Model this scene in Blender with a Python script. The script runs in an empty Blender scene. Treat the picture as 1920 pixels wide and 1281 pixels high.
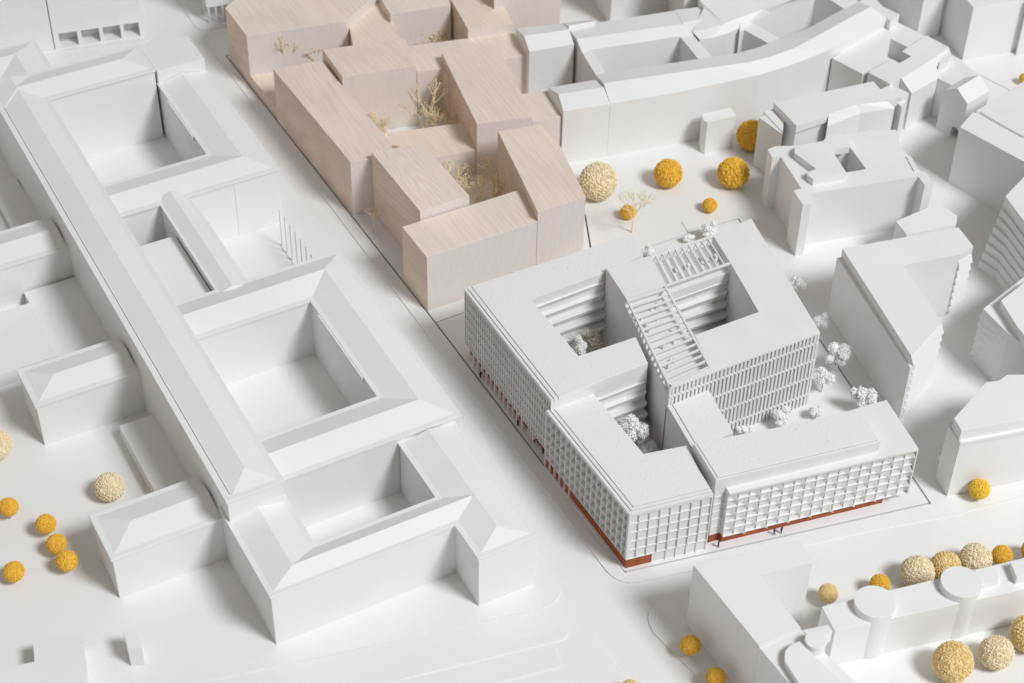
# Architectural city model on a table: white and wooden blocks, dried-flower trees. Units: centimetres.
import bpy, bmesh, math, random
from mathutils import Vector, Matrix
R = math.radians
rnd = random.Random(7)
S = bpy.context.scene
COL = S.collection

# ---------------------------------------------------------------- camera
cam = bpy.data.cameras.new("camera")
cam.sensor_width = 36.0
cam.lens = 64.5
cam.clip_start = 1.0
cam.clip_end = 2000.0
cam.dof.use_dof = True
cam.dof.focus_distance = 80.0
cam.dof.aperture_fstop = 0.2
camo = bpy.data.objects.new("camera", cam)
COL.objects.link(camo)
camo.matrix_world = Matrix.Translation((0.0, -62.645, 57.0)) @ Matrix.Rotation(R(47.7), 4, 'X') @ Matrix.Rotation(R(1.1), 4, 'Z')
S.camera = camo

# ---------------------------------------------------------------- studio light: warm room fill, one large softbox front right
W = bpy.data.worlds.new("World")
S.world = W
W.use_nodes = True
bg = W.node_tree.nodes["Background"]
bg.inputs[0].default_value = (1.0, 0.945, 0.895, 1)
bg.inputs[1].default_value = 0.31
la = bpy.data.lights.new("softbox", 'AREA')
la.shape = 'DISK'
la.size = 88.0
la.energy = 855000.0
la.color = (0.93, 0.97, 1.0)
lo = bpy.data.objects.new("softbox", la)
COL.objects.link(lo)
D = Vector((0.80 * math.cos(R(49)), -0.60 * math.cos(R(49)), math.sin(R(49)))).normalized()
lo.location = D * 320.0
lo.rotation_euler = D.to_track_quat('Z', 'Y').to_euler()
S.view_settings.view_transform = 'Standard'
S.view_settings.look = 'None'
S.view_settings.exposure = 0.0
S.view_settings.gamma = 1.0

# ---------------------------------------------------------------- materials
def new_mat(name):
    m = bpy.data.materials.new(name)
    m.use_nodes = True
    nt = m.node_tree
    return m, nt, nt.nodes["Principled BSDF"]

def N(nt, kind, **kw):
    n = nt.nodes.new(kind)
    for k, v in kw.items():
        if k in n.inputs:
            n.inputs[k].default_value = v
        else:
            setattr(n, k, v)
    return n

def ramp(nt, stops):
    n = nt.nodes.new('ShaderNodeValToRGB')
    e = n.color_ramp.elements
    while len(e) < len(stops):
        e.new(0.5)
    for i, (p, c) in enumerate(stops):
        e[i].position = p
        e[i].color = (*c, 1) if len(c) == 3 else c
    return n

def paint(name, c1, c2, rough=0.45, spec=0.35, big=0.25, bump=0.02, bscale=14.0):
    m, nt, b = new_mat(name)
    g = N(nt, 'ShaderNodeNewGeometry')
    n1 = N(nt, 'ShaderNodeTexNoise', Scale=big, Detail=5.0)
    nt.links.new(g.outputs['Position'], n1.inputs['Vector'])
    rp = ramp(nt, [(0.35, c1), (0.65, c2)])
    nt.links.new(n1.outputs[0], rp.inputs[0])
    # sparse specks of dust and small scuffs
    v = N(nt, 'ShaderNodeTexNoise', Scale=3.3, Detail=8.0, Roughness=0.75)
    nt.links.new(g.outputs['Position'], v.inputs['Vector'])
    rs = ramp(nt, [(0.22, (0.86, 0.84, 0.81)), (0.30, (1, 1, 1))])
    nt.links.new(v.outputs[0], rs.inputs[0])
    mx = N(nt, 'ShaderNodeMix', data_type='RGBA', blend_type='MULTIPLY')
    mx.inputs[0].default_value = 1.0
    nt.links.new(rp.outputs[0], mx.inputs[6])
    nt.links.new(rs.outputs[0], mx.inputs[7])
    nt.links.new(mx.outputs[2], b.inputs['Base Color'])
    b.inputs['Roughness'].default_value = rough
    b.inputs['Specular IOR Level'].default_value = spec
    n2 = N(nt, 'ShaderNodeTexNoise', Scale=bscale, Detail=6.0)
    nt.links.new(g.outputs['Position'], n2.inputs['Vector'])
    bp = N(nt, 'ShaderNodeBump', Strength=bump, Distance=0.1)
    nt.links.new(n2.outputs[0], bp.inputs['Height'])
    nt.links.new(bp.outputs[0], b.inputs['Normal'])
    return m

WHITE = paint("white_lacquer", (0.80, 0.795, 0.785), (0.83, 0.83, 0.825), 0.42, 0.4, 0.3, 0.03)
GROUND = paint("white_base_board", (0.79, 0.78, 0.765), (0.815, 0.81, 0.80), 0.38, 0.45, 0.12, 0.025, 8.0)
PAVE = paint("white_pavement_board", (0.80, 0.79, 0.775), (0.82, 0.815, 0.805), 0.42, 0.4, 0.15, 0.03, 9.0)
PRINT = paint("white_printed_plastic", (0.77, 0.765, 0.755), (0.80, 0.795, 0.785), 0.6, 0.25, 0.6, 0.10, 22.0)
RED = paint("rust_red_card", (0.30, 0.075, 0.028), (0.38, 0.105, 0.04), 0.6, 0.25, 1.5, 0.05)
STEM = paint("pale_stem", (0.70, 0.68, 0.64), (0.78, 0.76, 0.72), 0.5, 0.3)
DARK = paint("dark_board", (0.035, 0.028, 0.022), (0.05, 0.04, 0.03), 0.8, 0.1)
NAVY = paint("navy_figure", (0.012, 0.02, 0.06), (0.02, 0.035, 0.10), 0.5, 0.3)
BLUE = paint("blue_figure", (0.02, 0.07, 0.22), (0.03, 0.10, 0.30), 0.5, 0.3)
METAL = paint("grey_post", (0.62, 0.63, 0.65), (0.74, 0.74, 0.76), 0.35, 0.5)
FOAM = paint("white_foam_flakes", (0.96, 0.955, 0.945), (0.98, 0.975, 0.97), 0.7, 0.2, 2.0, 0.1)
fb = FOAM.node_tree.nodes["Principled BSDF"]
_t = FOAM.node_tree.nodes.new('ShaderNodeBsdfTranslucent'); _t.inputs[0].default_value = (0.95, 0.945, 0.935, 1)
_m = FOAM.node_tree.nodes.new('ShaderNodeMixShader'); _m.inputs[0].default_value = 0.0
FOAM.node_tree.links.new(fb.outputs[0], _m.inputs[1]); FOAM.node_tree.links.new(_t.outputs[0], _m.inputs[2])
FOAM.node_tree.links.new(_m.outputs[0], FOAM.node_tree.nodes['Material Output'].inputs[0])
WTWIG = paint("off_white_twig", (0.55, 0.49, 0.40), (0.66, 0.60, 0.52), 0.7, 0.2, 2.0, 0.1)

def pitted():
    # cast slab: fine grain with scattered pinholes and blobs
    m, nt, b = new_mat("white_pitted_cast")
    g = N(nt, 'ShaderNodeNewGeometry')
    n1 = N(nt, 'ShaderNodeTexNoise', Scale=6.5, Detail=8.0, Roughness=0.72)
    vo = N(nt, 'ShaderNodeTexVoronoi', Scale=3.6, Randomness=1.0)
    n3 = N(nt, 'ShaderNodeTexNoise', Scale=1.3, Detail=3.0)
    for n in (n1, vo, n3):
        nt.links.new(g.outputs['Position'], n.inputs['Vector'])
    pit = ramp(nt, [(0.05, (0, 0, 0)), (0.14, (1, 1, 1))])
    nt.links.new(vo.outputs['Distance'], pit.inputs[0])
    msk = ramp(nt, [(0.45, (0, 0, 0)), (0.62, (1, 1, 1))])
    nt.links.new(n3.outputs[0], msk.inputs[0])
    mi = N(nt, 'ShaderNodeMix', data_type='FLOAT')
    nt.links.new(msk.outputs[0], mi.inputs[0])
    mi.inputs[2].default_value = 1.0
    nt.links.new(pit.outputs[0], mi.inputs[3])
    ad = N(nt, 'ShaderNodeMath', operation='MULTIPLY_ADD')
    nt.links.new(n1.outputs[0], ad.inputs[0])
    ad.inputs[1].default_value = 0.9
    nt.links.new(mi.outputs[0], ad.inputs[2])
    bp = N(nt, 'ShaderNodeBump', Strength=0.55, Distance=0.05)
    nt.links.new(ad.outputs[0], bp.inputs['Height'])
    nt.links.new(bp.outputs[0], b.inputs['Normal'])
    rp = ramp(nt, [(0.0, (0.55, 0.52, 0.48)), (0.25, (0.80, 0.795, 0.785))])
    nt.links.new(mi.outputs[0], rp.inputs[0])
    nt.links.new(rp.outputs[0], b.inputs['Base Color'])
    b.inputs['Roughness'].default_value = 0.65
    b.inputs['Specular IOR Level'].default_value = 0.25
    return m
CAST = pitted()

def wood(name, yaw, hue):
    # pale maple: long fibres along one axis, faint growth rings
    m, nt, b = new_mat(name)
    tc = N(nt, 'ShaderNodeTexCoord')
    oi = N(nt, 'ShaderNodeObjectInfo')
    ml = N(nt, 'ShaderNodeVectorMath', operation='SCALE')
    cmb = N(nt, 'ShaderNodeCombineXYZ')
    nt.links.new(oi.outputs['Random'], cmb.inputs[0])
    nt.links.new(oi.outputs['Random'], cmb.inputs[1])
    nt.links.new(oi.outputs['Random'], cmb.inputs[2])
    nt.links.new(cmb.outputs[0], ml.inputs[0])
    ml.inputs['Scale'].default_value = 37.0
    ad = N(nt, 'ShaderNodeVectorMath', operation='ADD')
    nt.links.new(tc.outputs['Object'], ad.inputs[0])
    nt.links.new(ml.outputs[0], ad.inputs[1])
    mp = N(nt, 'ShaderNodeMapping')
    mp.inputs['Rotation'].default_value = (R(16), R(3), R(yaw))
    nt.links.new(ad.outputs[0], mp.inputs['Vector'])
    s1 = N(nt, 'ShaderNodeVectorMath', operation='MULTIPLY')
    s1.inputs[1].default_value = (0.05, 1.0, 0.30)
    nt.links.new(mp.outputs[0], s1.inputs[0])
    wv = N(nt, 'ShaderNodeTexWave', wave_type='RINGS', rings_direction='X', wave_profile='SIN')
    wv.inputs['Scale'].default_value = 3.4
    wv.inputs['Distortion'].default_value = 1.6
    wv.inputs['Detail'].default_value = 3.0
    wv.inputs['Detail Scale'].default_value = 1.1
    nt.links.new(s1.outputs[0], wv.inputs['Vector'])
    s2 = N(nt, 'ShaderNodeVectorMath', operation='MULTIPLY')
    s2.inputs[1].default_value = (0.14, 10.0, 1.3)
    nt.links.new(mp.outputs[0], s2.inputs[0])
    n1 = N(nt, 'ShaderNodeTexNoise', Scale=1.0, Detail=5.0, Roughness=0.6)
    nt.links.new(s2.outputs[0], n1.inputs['Vector'])
    n2 = N(nt, 'ShaderNodeTexNoise', Scale=0.28, Detail=2.0)
    nt.links.new(mp.outputs[0], n2.inputs['Vector'])
    rp = ramp(nt, [(0.0, (0.815 * hue[0], 0.715 * hue[1], 0.63 * hue[2])), (1.0, (0.85 * hue[0], 0.765 * hue[1], 0.69 * hue[2]))])
    nt.links.new(wv.outputs[0], rp.inputs[0])
    rf = ramp(nt, [(0.32, (0.86, 0.825, 0.79)), (0.60, (1.0, 1.0, 1.0))])
    nt.links.new(n1.outputs[0], rf.inputs[0])
    rb = ramp(nt, [(0.35, (0.95, 0.93, 0.93)), (0.65, (1.02, 1.0, 0.97))])
    nt.links.new(n2.outputs[0], rb.inputs[0])
    mx = N(nt, 'ShaderNodeMix', data_type='RGBA', blend_type='MULTIPLY')
    mx.inputs[0].default_value = 0.8
    nt.links.new(rp.outputs[0], mx.inputs[6]); nt.links.new(rf.outputs[0], mx.inputs[7])
    m2 = N(nt, 'ShaderNodeMix', data_type='RGBA', blend_type='MULTIPLY')
    m2.inputs[0].default_value = 1.0
    nt.links.new(mx.outputs[2], m2.inputs[6]); nt.links.new(rb.outputs[0], m2.inputs[7])
    # paler, greyer sawn end grain; cool light on the front faces painted in too
    ge = N(nt, 'ShaderNodeNewGeometry')
    dt = N(nt, 'ShaderNodeVectorMath', operation='DOT_PRODUCT')
    dt.inputs[1].default_value = (0.489, -0.872, 0.0)
    nt.links.new(ge.outputs['True Normal'], dt.inputs[0])
    ab = N(nt, 'ShaderNodeMath', operation='ABSOLUTE')
    nt.links.new(dt.outputs['Value'], ab.inputs[0])
    re = ramp(nt, [(0.6, (0, 0, 0)), (0.8, (0.55, 0.55, 0.55))])
    nt.links.new(ab.outputs[0], re.inputs[0])
    m3 = N(nt, 'ShaderNodeMix', data_type='RGBA', blend_type='MIX')
    nt.links.new(re.outputs[0], m3.inputs[0])
    nt.links.new(m2.outputs[2], m3.inputs[6])
    m3.inputs[7].default_value = (0.75, 0.715, 0.695, 1)
    lf = N(nt, 'ShaderNodeVectorMath', operation='DOT_PRODUCT')  # side faces: darker, warmer shade tone painted into the wood colour
    lf.inputs[1].default_value = (-0.872, -0.489, 0.0)
    nt.links.new(ge.outputs['True Normal'], lf.inputs[0])
    la_ = N(nt, 'ShaderNodeMath', operation='ABSOLUTE')
    nt.links.new(lf.outputs['Value'], la_.inputs[0])
    rl = ramp(nt, [(0.6, (1, 1, 1)), (0.8, (0.97, 0.92, 0.86))])
    nt.links.new(la_.outputs[0], rl.inputs[0])
    m4 = N(nt, 'ShaderNodeMix', data_type='RGBA', blend_type='MULTIPLY')
    m4.inputs[0].default_value = 1.0
    nt.links.new(m3.outputs[2], m4.inputs[6]); nt.links.new(rl.outputs[0], m4.inputs[7])
    nt.links.new(m4.outputs[2], b.inputs['Base Color'])
    b.inputs['Roughness'].default_value = 0.55
    b.inputs['Specular IOR Level'].default_value = 0.3
    bp = N(nt, 'ShaderNodeBump', Strength=0.06, Distance=0.05)
    nt.links.new(n1.outputs[0], bp.inputs['Height'])
    nt.links.new(bp.outputs[0], b.inputs['Normal'])
    return m
WOOD = [wood("pale_maple", 60.0, (1, 1, 1)), wood("pinkish_maple", 63.0, (1.0, 0.975, 0.975)), wood("honey_maple", 57.0, (1.0, 0.985, 0.955))]

def crumb(name, c1, c2, c3):
    m, nt, b = new_mat(name)
    g = N(nt, 'ShaderNodeTexCoord')
    n1 = N(nt, 'ShaderNodeTexNoise', Scale=9.0, Detail=4.0, Roughness=0.7)
    nt.links.new(g.outputs['Object'], n1.inputs['Vector'])
    rp = ramp(nt, [(0.32, c1), (0.5, c2), (0.68, c3)])
    nt.links.new(n1.outputs[0], rp.inputs[0])
    nt.links.new(rp.outputs[0], b.inputs['Base Color'])
    b.inputs['Roughness'].default_value = 0.75
    b.inputs['Specular IOR Level'].default_value = 0.2
    b.inputs['Subsurface Weight'].default_value = 0.12
    b.inputs['Subsurface Radius'].default_value = (0.2, 0.12, 0.05)
    b.inputs['Subsurface Scale'].default_value = 0.3
    return m
CREAM = crumb("cream_crumbs", (0.78, 0.61, 0.36), (0.90, 0.77, 0.53), (0.93, 0.85, 0.68))
TAN = crumb("tan_crumbs", (0.74, 0.50, 0.18), (0.88, 0.67, 0.32), (0.92, 0.78, 0.48))
AMBER = crumb("amber_crumbs", (0.72, 0.36, 0.02), (0.90, 0.54, 0.07), (0.93, 0.66, 0.16))
YELLOW = crumb("bright_yellow_crumbs", (0.85, 0.47, 0.02), (0.94, 0.63, 0.07), (0.96, 0.74, 0.20))
TWIG = crumb("straw_twig", (0.80, 0.62, 0.36), (0.90, 0.75, 0.50), (0.93, 0.83, 0.63))

# ---------------------------------------------------------------- helpers
def tag(o, label=None, cat=None, group=None, kind=None):
    if label: o["label"] = label
    if cat: o["category"] = cat
    if group: o["group"] = group
    if kind: o["kind"] = kind
    return o

def thing(name, label, cat, loc=(0, 0, 0), group=None):
    o = bpy.data.objects.new(name, None)
    o.empty_display_size = 0.5
    COL.objects.link(o)
    o.location = loc
    return tag(o, label, cat, group)

def link(name, me, parent=None, loc=(0, 0, 0), rotz=0.0):
    o = bpy.data.objects.new(name, me)
    COL.objects.link(o)
    if parent is not None:
        o.parent = parent
    o.location = loc
    o.rotation_euler = (0, 0, rotz)
    return o

def ccw(p):
    a = sum(p[i][0] * p[(i + 1) % len(p)][1] - p[(i + 1) % len(p)][0] * p[i][1] for i in range(len(p)))
    return list(p) if a > 0 else list(reversed(p))

def centroid(p):
    return (sum(q[0] for q in p) / len(p), sum(q[1] for q in p) / len(p))

def offset(p, d):
    # push a simple polygon outwards by d
    p = ccw(p); out = []
    for i in range(len(p)):
        a, b, c = (Vector(p[i - 1][:2]), Vector(p[i][:2]), Vector(p[(i + 1) % len(p)][:2]))
        e1, e2 = (b - a).normalized(), (c - b).normalized()
        n1, n2 = Vector((e1.y, -e1.x)), Vector((e2.y, -e2.x))
        m = n1 + n2
        k = d / max(0.35, m.length_squared / 2)
        q = b + m * k
        out.append((q.x, q.y))
    return out

class B:
    """collects solids, then links them as one mesh object"""
    def __init__(s):
        s.v = []; s.f = []
    def add(s, vs, fs):
        o = len(s.v)
        s.v += [tuple(q) for q in vs]
        s.f += [tuple(i + o for i in f) for f in fs]
        return s
    def prism(s, poly, z0, z1, holes=()):
        loops = [ccw(poly)] + [list(reversed(ccw(h))) for h in holes]
        flat = [q for l in loops for q in l]
        n = len(flat)
        vs = [(q[0], q[1], z0) for q in flat] + [(q[0], q[1], z1) for q in flat]
        fs = []
        if holes:
            bm = bmesh.new()
            bv = [bm.verts.new((q[0], q[1], 0)) for q in flat]
            k = 0
            for l in loops:
                for i in range(len(l)):
                    bm.edges.new((bv[k + i], bv[k + (i + 1) % len(l)]))
                k += len(l)
            bm.verts.index_update()
            bmesh.ops.triangle_fill(bm, use_beauty=True, use_dissolve=False, edges=bm.edges[:], normal=(0, 0, 1))
            for fc in bm.faces:
                t = [q.index for q in fc.verts]
                fs.append(tuple(i + n for i in t)); fs.append(tuple(reversed(t)))
            bm.free()
        else:
            fs.append(tuple(range(n, 2 * n))); fs.append(tuple(reversed(range(n))))
        k = 0
        for l in loops:
            m = len(l)
            for i in range(m):
                a, b_ = k + i, k + (i + 1) % m
                fs.append((a, b_, b_ + n, a + n))
            k += m
        return s.add(vs, fs)
    def box(s, x0, x1, y0, y1, z0, z1):
        return s.prism([(x0, y0), (x1, y0), (x1, y1), (x0, y1)], z0, z1)
    def slope(s, poly, z0, ztop):
        "prism whose top has its own height at each corner"
        area = sum(poly[i][0] * poly[(i + 1) % len(poly)][1] - poly[(i + 1) % len(poly)][0] * poly[i][1] for i in range(len(poly)))
        if area < 0:
            poly = list(reversed(poly)); ztop = list(reversed(ztop))
        n = len(poly)
        vs = [(q[0], q[1], z0) for q in poly] + [(q[0], q[1], z) for q, z in zip(poly, ztop)]
        fs = [tuple(range(n, 2 * n)), tuple(reversed(range(n)))] + [(i, (i + 1) % n, (i + 1) % n + n, i + n) for i in range(n)]
        return s.add(vs, fs)
    def loft(s, rows, closed_profile=True):
        k = len(rows[0]); vs = [q for r in rows for q in r]; fs = []
        for i in range(len(rows) - 1):
            for j in range(k):
                a, b_ = i * k + j, i * k + (j + 1) % k
                fs.append((a, b_, b_ + k, a + k))
        fs.append(tuple(reversed(range(k)))); fs.append(tuple(range((len(rows) - 1) * k, len(rows) * k)))
        return s.add(vs, fs)
    def mesh(s, name, mat, loc=(0, 0, 0), smooth=False):
        me = bpy.data.meshes.new(name)
        me.from_pydata([(q[0] - loc[0], q[1] - loc[1], q[2] - loc[2]) for q in s.v], [], s.f)
        bm = bmesh.new(); bm.from_mesh(me)
        bmesh.ops.recalc_face_normals(bm, faces=bm.faces)
        bm.to_mesh(me); bm.free()
        me.materials.append(mat)
        if smooth:
            for p in me.polygons: p.use_smooth = True
        return me
    def obj(s, name, mat, parent=None, bevel=0.0, loc=None, smooth=False):
        if parent is not None:
            L = parent.location if parent.parent is None else parent.location + parent.parent.location
            o = link(name, s.mesh(name, mat, L, smooth), parent)
        else:
            if loc is None:
                xs = [q[0] for q in s.v]; ys = [q[1] for q in s.v]
                loc = ((min(xs) + max(xs)) / 2, (min(ys) + max(ys)) / 2, 0)
            o = link(name, s.mesh(name, mat, loc, smooth), None, loc)
        if bevel:
            md = o.modifiers.new("bevel", 'BEVEL')
            md.width = bevel; md.segments = 2; md.limit_method = 'ANGLE'; md.angle_limit = R(35)
        return o

def box_mesh(name, mat, sx, sy, sz, x0=None, y0=0.0, z0=0.0):
    x0 = -sx / 2 if x0 is None else x0
    return B().box(x0, x0 + sx, y0, y0 + sy, z0, z0 + sz).mesh(name, mat)

def arc(c, r, a0, a1, n):
    return [(c[0] + r * math.cos(R(a0 + (a1 - a0) * i / n)), c[1] + r * math.sin(R(a0 + (a1 - a0) * i / n))) for i in range(n + 1)]

def lerp(a, b, t):
    return tuple(x + (y - x) * t for x, y in zip(a, b))

# ================================================================ base board, pavements, site inserts
SITE = [(-16.128, 23.083), (-3.574, 1.211), (4.799, -13.755), (17.784, -9.630), (11.179, 9.427), (8.628, 8.185), (3.877, 5.498), (3.530, 9.427), (0.552, 19.976), (-2.140, 31.739)]
WOODSITE = [(-16.128, 23.083), (-3.574, 1.211), (3.877, 5.498), (3.530, 9.427), (0.552, 19.976), (-2.140, 31.739)]
MAINSITE = [(-3.574, 1.211), (4.799, -13.755), (17.784, -9.630), (11.179, 9.427), (8.628, 8.185), (3.877, 5.498)]
SLOT = [(8.290, 9.104), (8.344, 9.105), (8.637, 8.252), (8.594, 8.243)]
HOLE = offset(SITE, 0.055)

b = B().prism([(-120, -70), (120, -70), (120, 120), (-120, 120)], -2.0, -1.2)
tag(b.obj("table", DARK, loc=(0, 0, 0)), "dark table top under the model board", kind="structure")
b = B().prism([(-110, -60), (110, -60), (110, 110), (-110, 110)], -1.0, -0.06, holes=[HOLE])
tag(b.obj("street", GROUND, loc=(0, 0, 0)), "white street level of the model board", kind="structure")

CURB_E = [(-16.724, 23.115), (-8.590, 8.691), (-5.003, 2.302), (0.394, -7.302), (3.868, -13.466), (4.014, -13.718), (4.181, -13.940), (4.349, -14.104), (4.582, -14.253), (4.924, -14.342), (5.357, -14.290), (7.531, -13.615), (12.335, -12.099), (15.256, -11.171), (18.810, -10.241), (21.880, -9.093), (31.295, -6.185), (45.631, 15.440), (44.057, 53.293), (0.823, 37.431), (-16.497, 23.870), (-16.678, 23.436)]
b = B().prism(CURB_E, -0.06, 0.0, holes=[HOLE, SLOT])
tag(b.obj("pavement", PAVE, loc=(0, 0, 0), bevel=0.012), "white pavement board round the new blocks", kind="structure")
b = B().prism(offset(WOODSITE, -0.03), -0.9, 0.0)
tag(b.obj("site_board", PAVE, loc=(0, 0, 0)), "white board under the wooden blocks", kind="structure")
b = B().prism(offset(MAINSITE, -0.03), -0.9, 0.0)
tag(b.obj("site_board", PAVE, loc=(0, 0, 0)), "white board under the gridded blocks", kind="structure")

CURB_W = [(1.759, -13.887), (2.059, -14.470), (2.164, -14.829), (2.076, -15.190), (1.840, -15.470), (1.478, -15.670), (-1.052, -16.489), (-6.401, -18.097), (-11.831, -19.734), (-16.960, -21.314), (-28.127, -23.940), (-45.509, 12.523), (-46.156, 49.562), (-27.415, 50.337), (-21.497, 26.430), (-20.797, 25.458), (-20.608, 25.027), (-20.641, 24.481), (-21.052, 24.251), (-26.162, 22.950), (-25.177, 19.921), (-19.446, 20.625), (-16.698, 20.718), (-11.560, 11.798), (-8.382, 6.141), (-1.333, -5.589)]
b = B().prism(CURB_W, -0.06, 0.0)
tag(b.obj("pavement", PAVE, loc=(0, 0, 0), bevel=0.012), "white pavement board round the large courtyard building", kind="structure")
CURB_T = [(-19.723, 28.989), (-18.964, 27.361), (-18.283, 25.988), (-18.072, 25.774), (-17.813, 25.645), (-16.802, 25.984), (-16.529, 26.216), (-14.727, 30.393), (-15.374, 36.179), (-20.852, 35.972)]
b = B().prism(CURB_T, -0.06, 0.0)
tag(b.obj("pavement", PAVE, loc=(0, 0, 0), bevel=0.012), "white pavement board under the colonnaded block", kind="structure")
CURB_S = [(-10.196, -20.912), (3.222, -16.812), (3.326, -16.863), (4.949, -19.563), (5.287, -21.282), (-10.124, -23.065)]
b = B().prism(CURB_S, -0.06, -0.005)
tag(b.obj("pavement", PAVE, loc=(0, 0, 0), bevel=0.012), "low white board at the near edge of the model", kind="structure")
b = B().prism([(-12.873, -21.752), (2.335, -16.861), (2.397, -16.965), (2.375, -17.125), (2.269, -17.286), (-12.605, -22.201)], -0.06, 0.09)
tag(b.obj("low_wall", PAVE, bevel=0.012), "long low white wall along the near pavement", "wall")
b = B().prism([(-0.969, -19.698), (2.156, -18.635), (1.892, -17.683), (-5.031, -19.894), (-4.564, -20.824)], -0.005, 0.055)
tag(b.obj("pavement", PAVE, loc=(0, 0, 0), bevel=0.012), "slightly raised white rectangle on the near board", kind="structure")
CURB_SE = [(7.999, -19.742), (5.783, -16.856), (5.643, -16.433), (5.604, -16.111), (5.660, -15.785), (5.798, -15.536), (6.019, -15.367), (6.300, -15.278), (6.555, -15.299), (6.675, -15.460), (7.171, -16.449), (11.677, -19.655), (11.363, -22.574), (9.382, -22.619)]
b = B().prism(CURB_SE, -0.06, 0.0)
tag(b.obj("pavement", PAVE, loc=(0, 0, 0), bevel=0.012), "rounded white pavement tip at the lower crossing", kind="structure")
CURB_R = [(11.629, -14.077), (21.497, -11.070), (33.211, -7.577), (32.247, -23.951), (10.776, -24.431), (10.694, -17.108)]
b = B().prism(CURB_R, -0.06, -0.01)
tag(b.obj("pavement", PAVE, loc=(0, 0, 0), bevel=0.012), "white pavement board under the round tower block", kind="structure")

# ================================================================ large courtyard building (own axes: u towards the viewer, v across)
UX, VX = (0.48938, -0.87207), (0.87207, 0.48938)
def uv(u, v):
    return (UX[0] * u + VX[0] * v, UX[1] * u + VX[1] * v)
def rect(u0, u1, v0, v1):
    return [uv(u0, v0), uv(u1, v0), uv(u1, v1), uv(u0, v1)]

def hip(parent, u0, u1, v0, v1, ze, zr, axis, hip0=True, hip1=True, over=0.07, e=0.0, border=0.17, bl=None, zb=0.0, run0=None, run1=None):
    """one range of a building: wall block, eave slab, hipped roof; eaves at the given rectangle"""
    o = over
    wing = B().prism(rect(u0 + o + e, u1 - o - e, v0 + o + e, v1 - o - e), zb, ze - 0.13).obj("wing", WHITE, parent, bevel=0.008)
    B().prism(rect(u0 + e, u1 - e, v0 + e, v1 - e), ze - 0.13 + e * 0.2, ze - e * 0.5).obj("eave", WHITE, wing, bevel=0.01)
    b0 = border if bl is None else bl
    a0, a1, c0, c1 = u0 + border, u1 - border, v0 + border, v1 - border
    if axis == 'u':
        c0 = v0 + b0
    z0, z1 = ze - e * 0.5 - 0.02, zr - e * 0.5
    r = B()
    if axis == 'u':
        h = (c1 - c0) / 2; cm = (c0 + c1) / 2
        p0 = (a0 + ((run0 or h) if hip0 else 0), cm); p1 = (a1 - ((run1 or h) if hip1 else 0), cm)
    else:
        h = (a1 - a0) / 2; am = (a0 + a1) / 2
        p0 = (am, c0 + ((run0 or h) if hip0 else 0)); p1 = (am, c1 - ((run1 or h) if hip1 else 0))
    base = [uv(a0, c0), uv(a1, c0), uv(a1, c1), uv(a0, c1)]
    vs = [(*q, z0) for q in base] + [(*uv(*p0), z1), (*uv(*p1), z1)]
    if axis == 'u':
        fs = [(0, 1, 5, 4), (1, 2, 5), (2, 3, 4, 5), (3, 0, 4), (3, 2, 1, 0)]
    else:
        fs = [(0, 1, 4), (1, 2, 5, 4), (2, 3, 5), (3, 0, 4, 5), (3, 2, 1, 0)]
    r.add(vs, fs)
    r.obj("roof", WHITE, wing, bevel=0.006)
    return wing

MUS = thing("courtyard_building", "largest white building with hipped roofs round four courts and a long spine", "model building", (*uv(-8, -11), 0))
# spine and back range are a storey higher
hip(MUS, -25.0, 7.03, -16.55, -14.08, 4.2, 4.45, 'u', False, True, e=0.0, bl=0.27)
hip(MUS, -25.0, -22.40, -16.55, -8.48, 4.2, 4.5, 'v', True, True, e=0.004)
B().prism(rect(-24.85, -22.47, -8.42, -5.85), 0, 4.05).obj("wing", WHITE, MUS, bevel=0.01)
hip(MUS, -22.6, -12.98, -8.50, -5.78, 3.3, 3.6, 'u', False, True, e=0.008)
hip(MUS, -15.70, -12.98, -14.2, -5.78, 3.3, 3.6, 'v', False, True, e=0.0)
hip(MUS, -13.6, -5.6, -11.92, -10.44, 3.3, 3.52, 'u', False, False, e=0.012, border=0.1)
hip(MUS, -6.02, -3.36, -14.2, -5.79, 3.3, 3.66, 'v', False, True, e=0.0)
hip(MUS, -6.02, 6.17, -8.45, -5.79, 3.3, 3.66, 'u', True, True, e=0.004)
hip(MUS, 3.51, 6.17, -14.2, -5.79, 3.3, 3.66, 'v', False, True, e=0.008)
hip(MUS, 6.05, 11.22, -16.6, -13.98, 2.96, 3.25, 'u', False, True, e=0.0, border=0.15, run1=0.695)
hip(MUS, 9.53, 11.22, -16.6, -7.42, 2.96, 3.25, 'v', True, False, e=0.004, border=0.15, run0=1.16)
hip(MUS, 6.05, 13.22, -8.74, -6.06, 2.96, 3.25, 'u', False, True, e=0.008, run1=0.8)
# low roof inside the narrow court, thin panel joint on the forecourt wall
B().prism(rect(-11.2, -5.9, -14.1, -11.9), 0, 2.7).obj("court_roof", WHITE, MUS, bevel=0.01)
B().prism(rect(-13.10, -13.025, -8.15, -5.87), 0, 3.1).obj("wall_panel", WHITE, MUS, bevel=0.006)
# small steps where the roof pieces of the courts were cut
B().prism(rect(-20.9, -17.4, -8.58, -8.46), 3.0, 3.27).obj("eave_strip", WHITE, MUS, bevel=0.01)
B().prism(rect(-2.4, 2.2, -8.53, -8.41), 3.0, 3.27).obj("eave_strip", WHITE, MUS, bevel=0.01)
B().prism(rect(-11.9, -6.2, -10.46, -10.36), 2.95, 3.27).obj("eave_strip", WHITE, MUS, bevel=0.01)
# dark slit between the outer cornice and the spine roof
B().prism(rect(-24.6, 6.72, -16.285, -16.262), 4.19, 4.204).obj("roof_joint", DARK, MUS)

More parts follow.
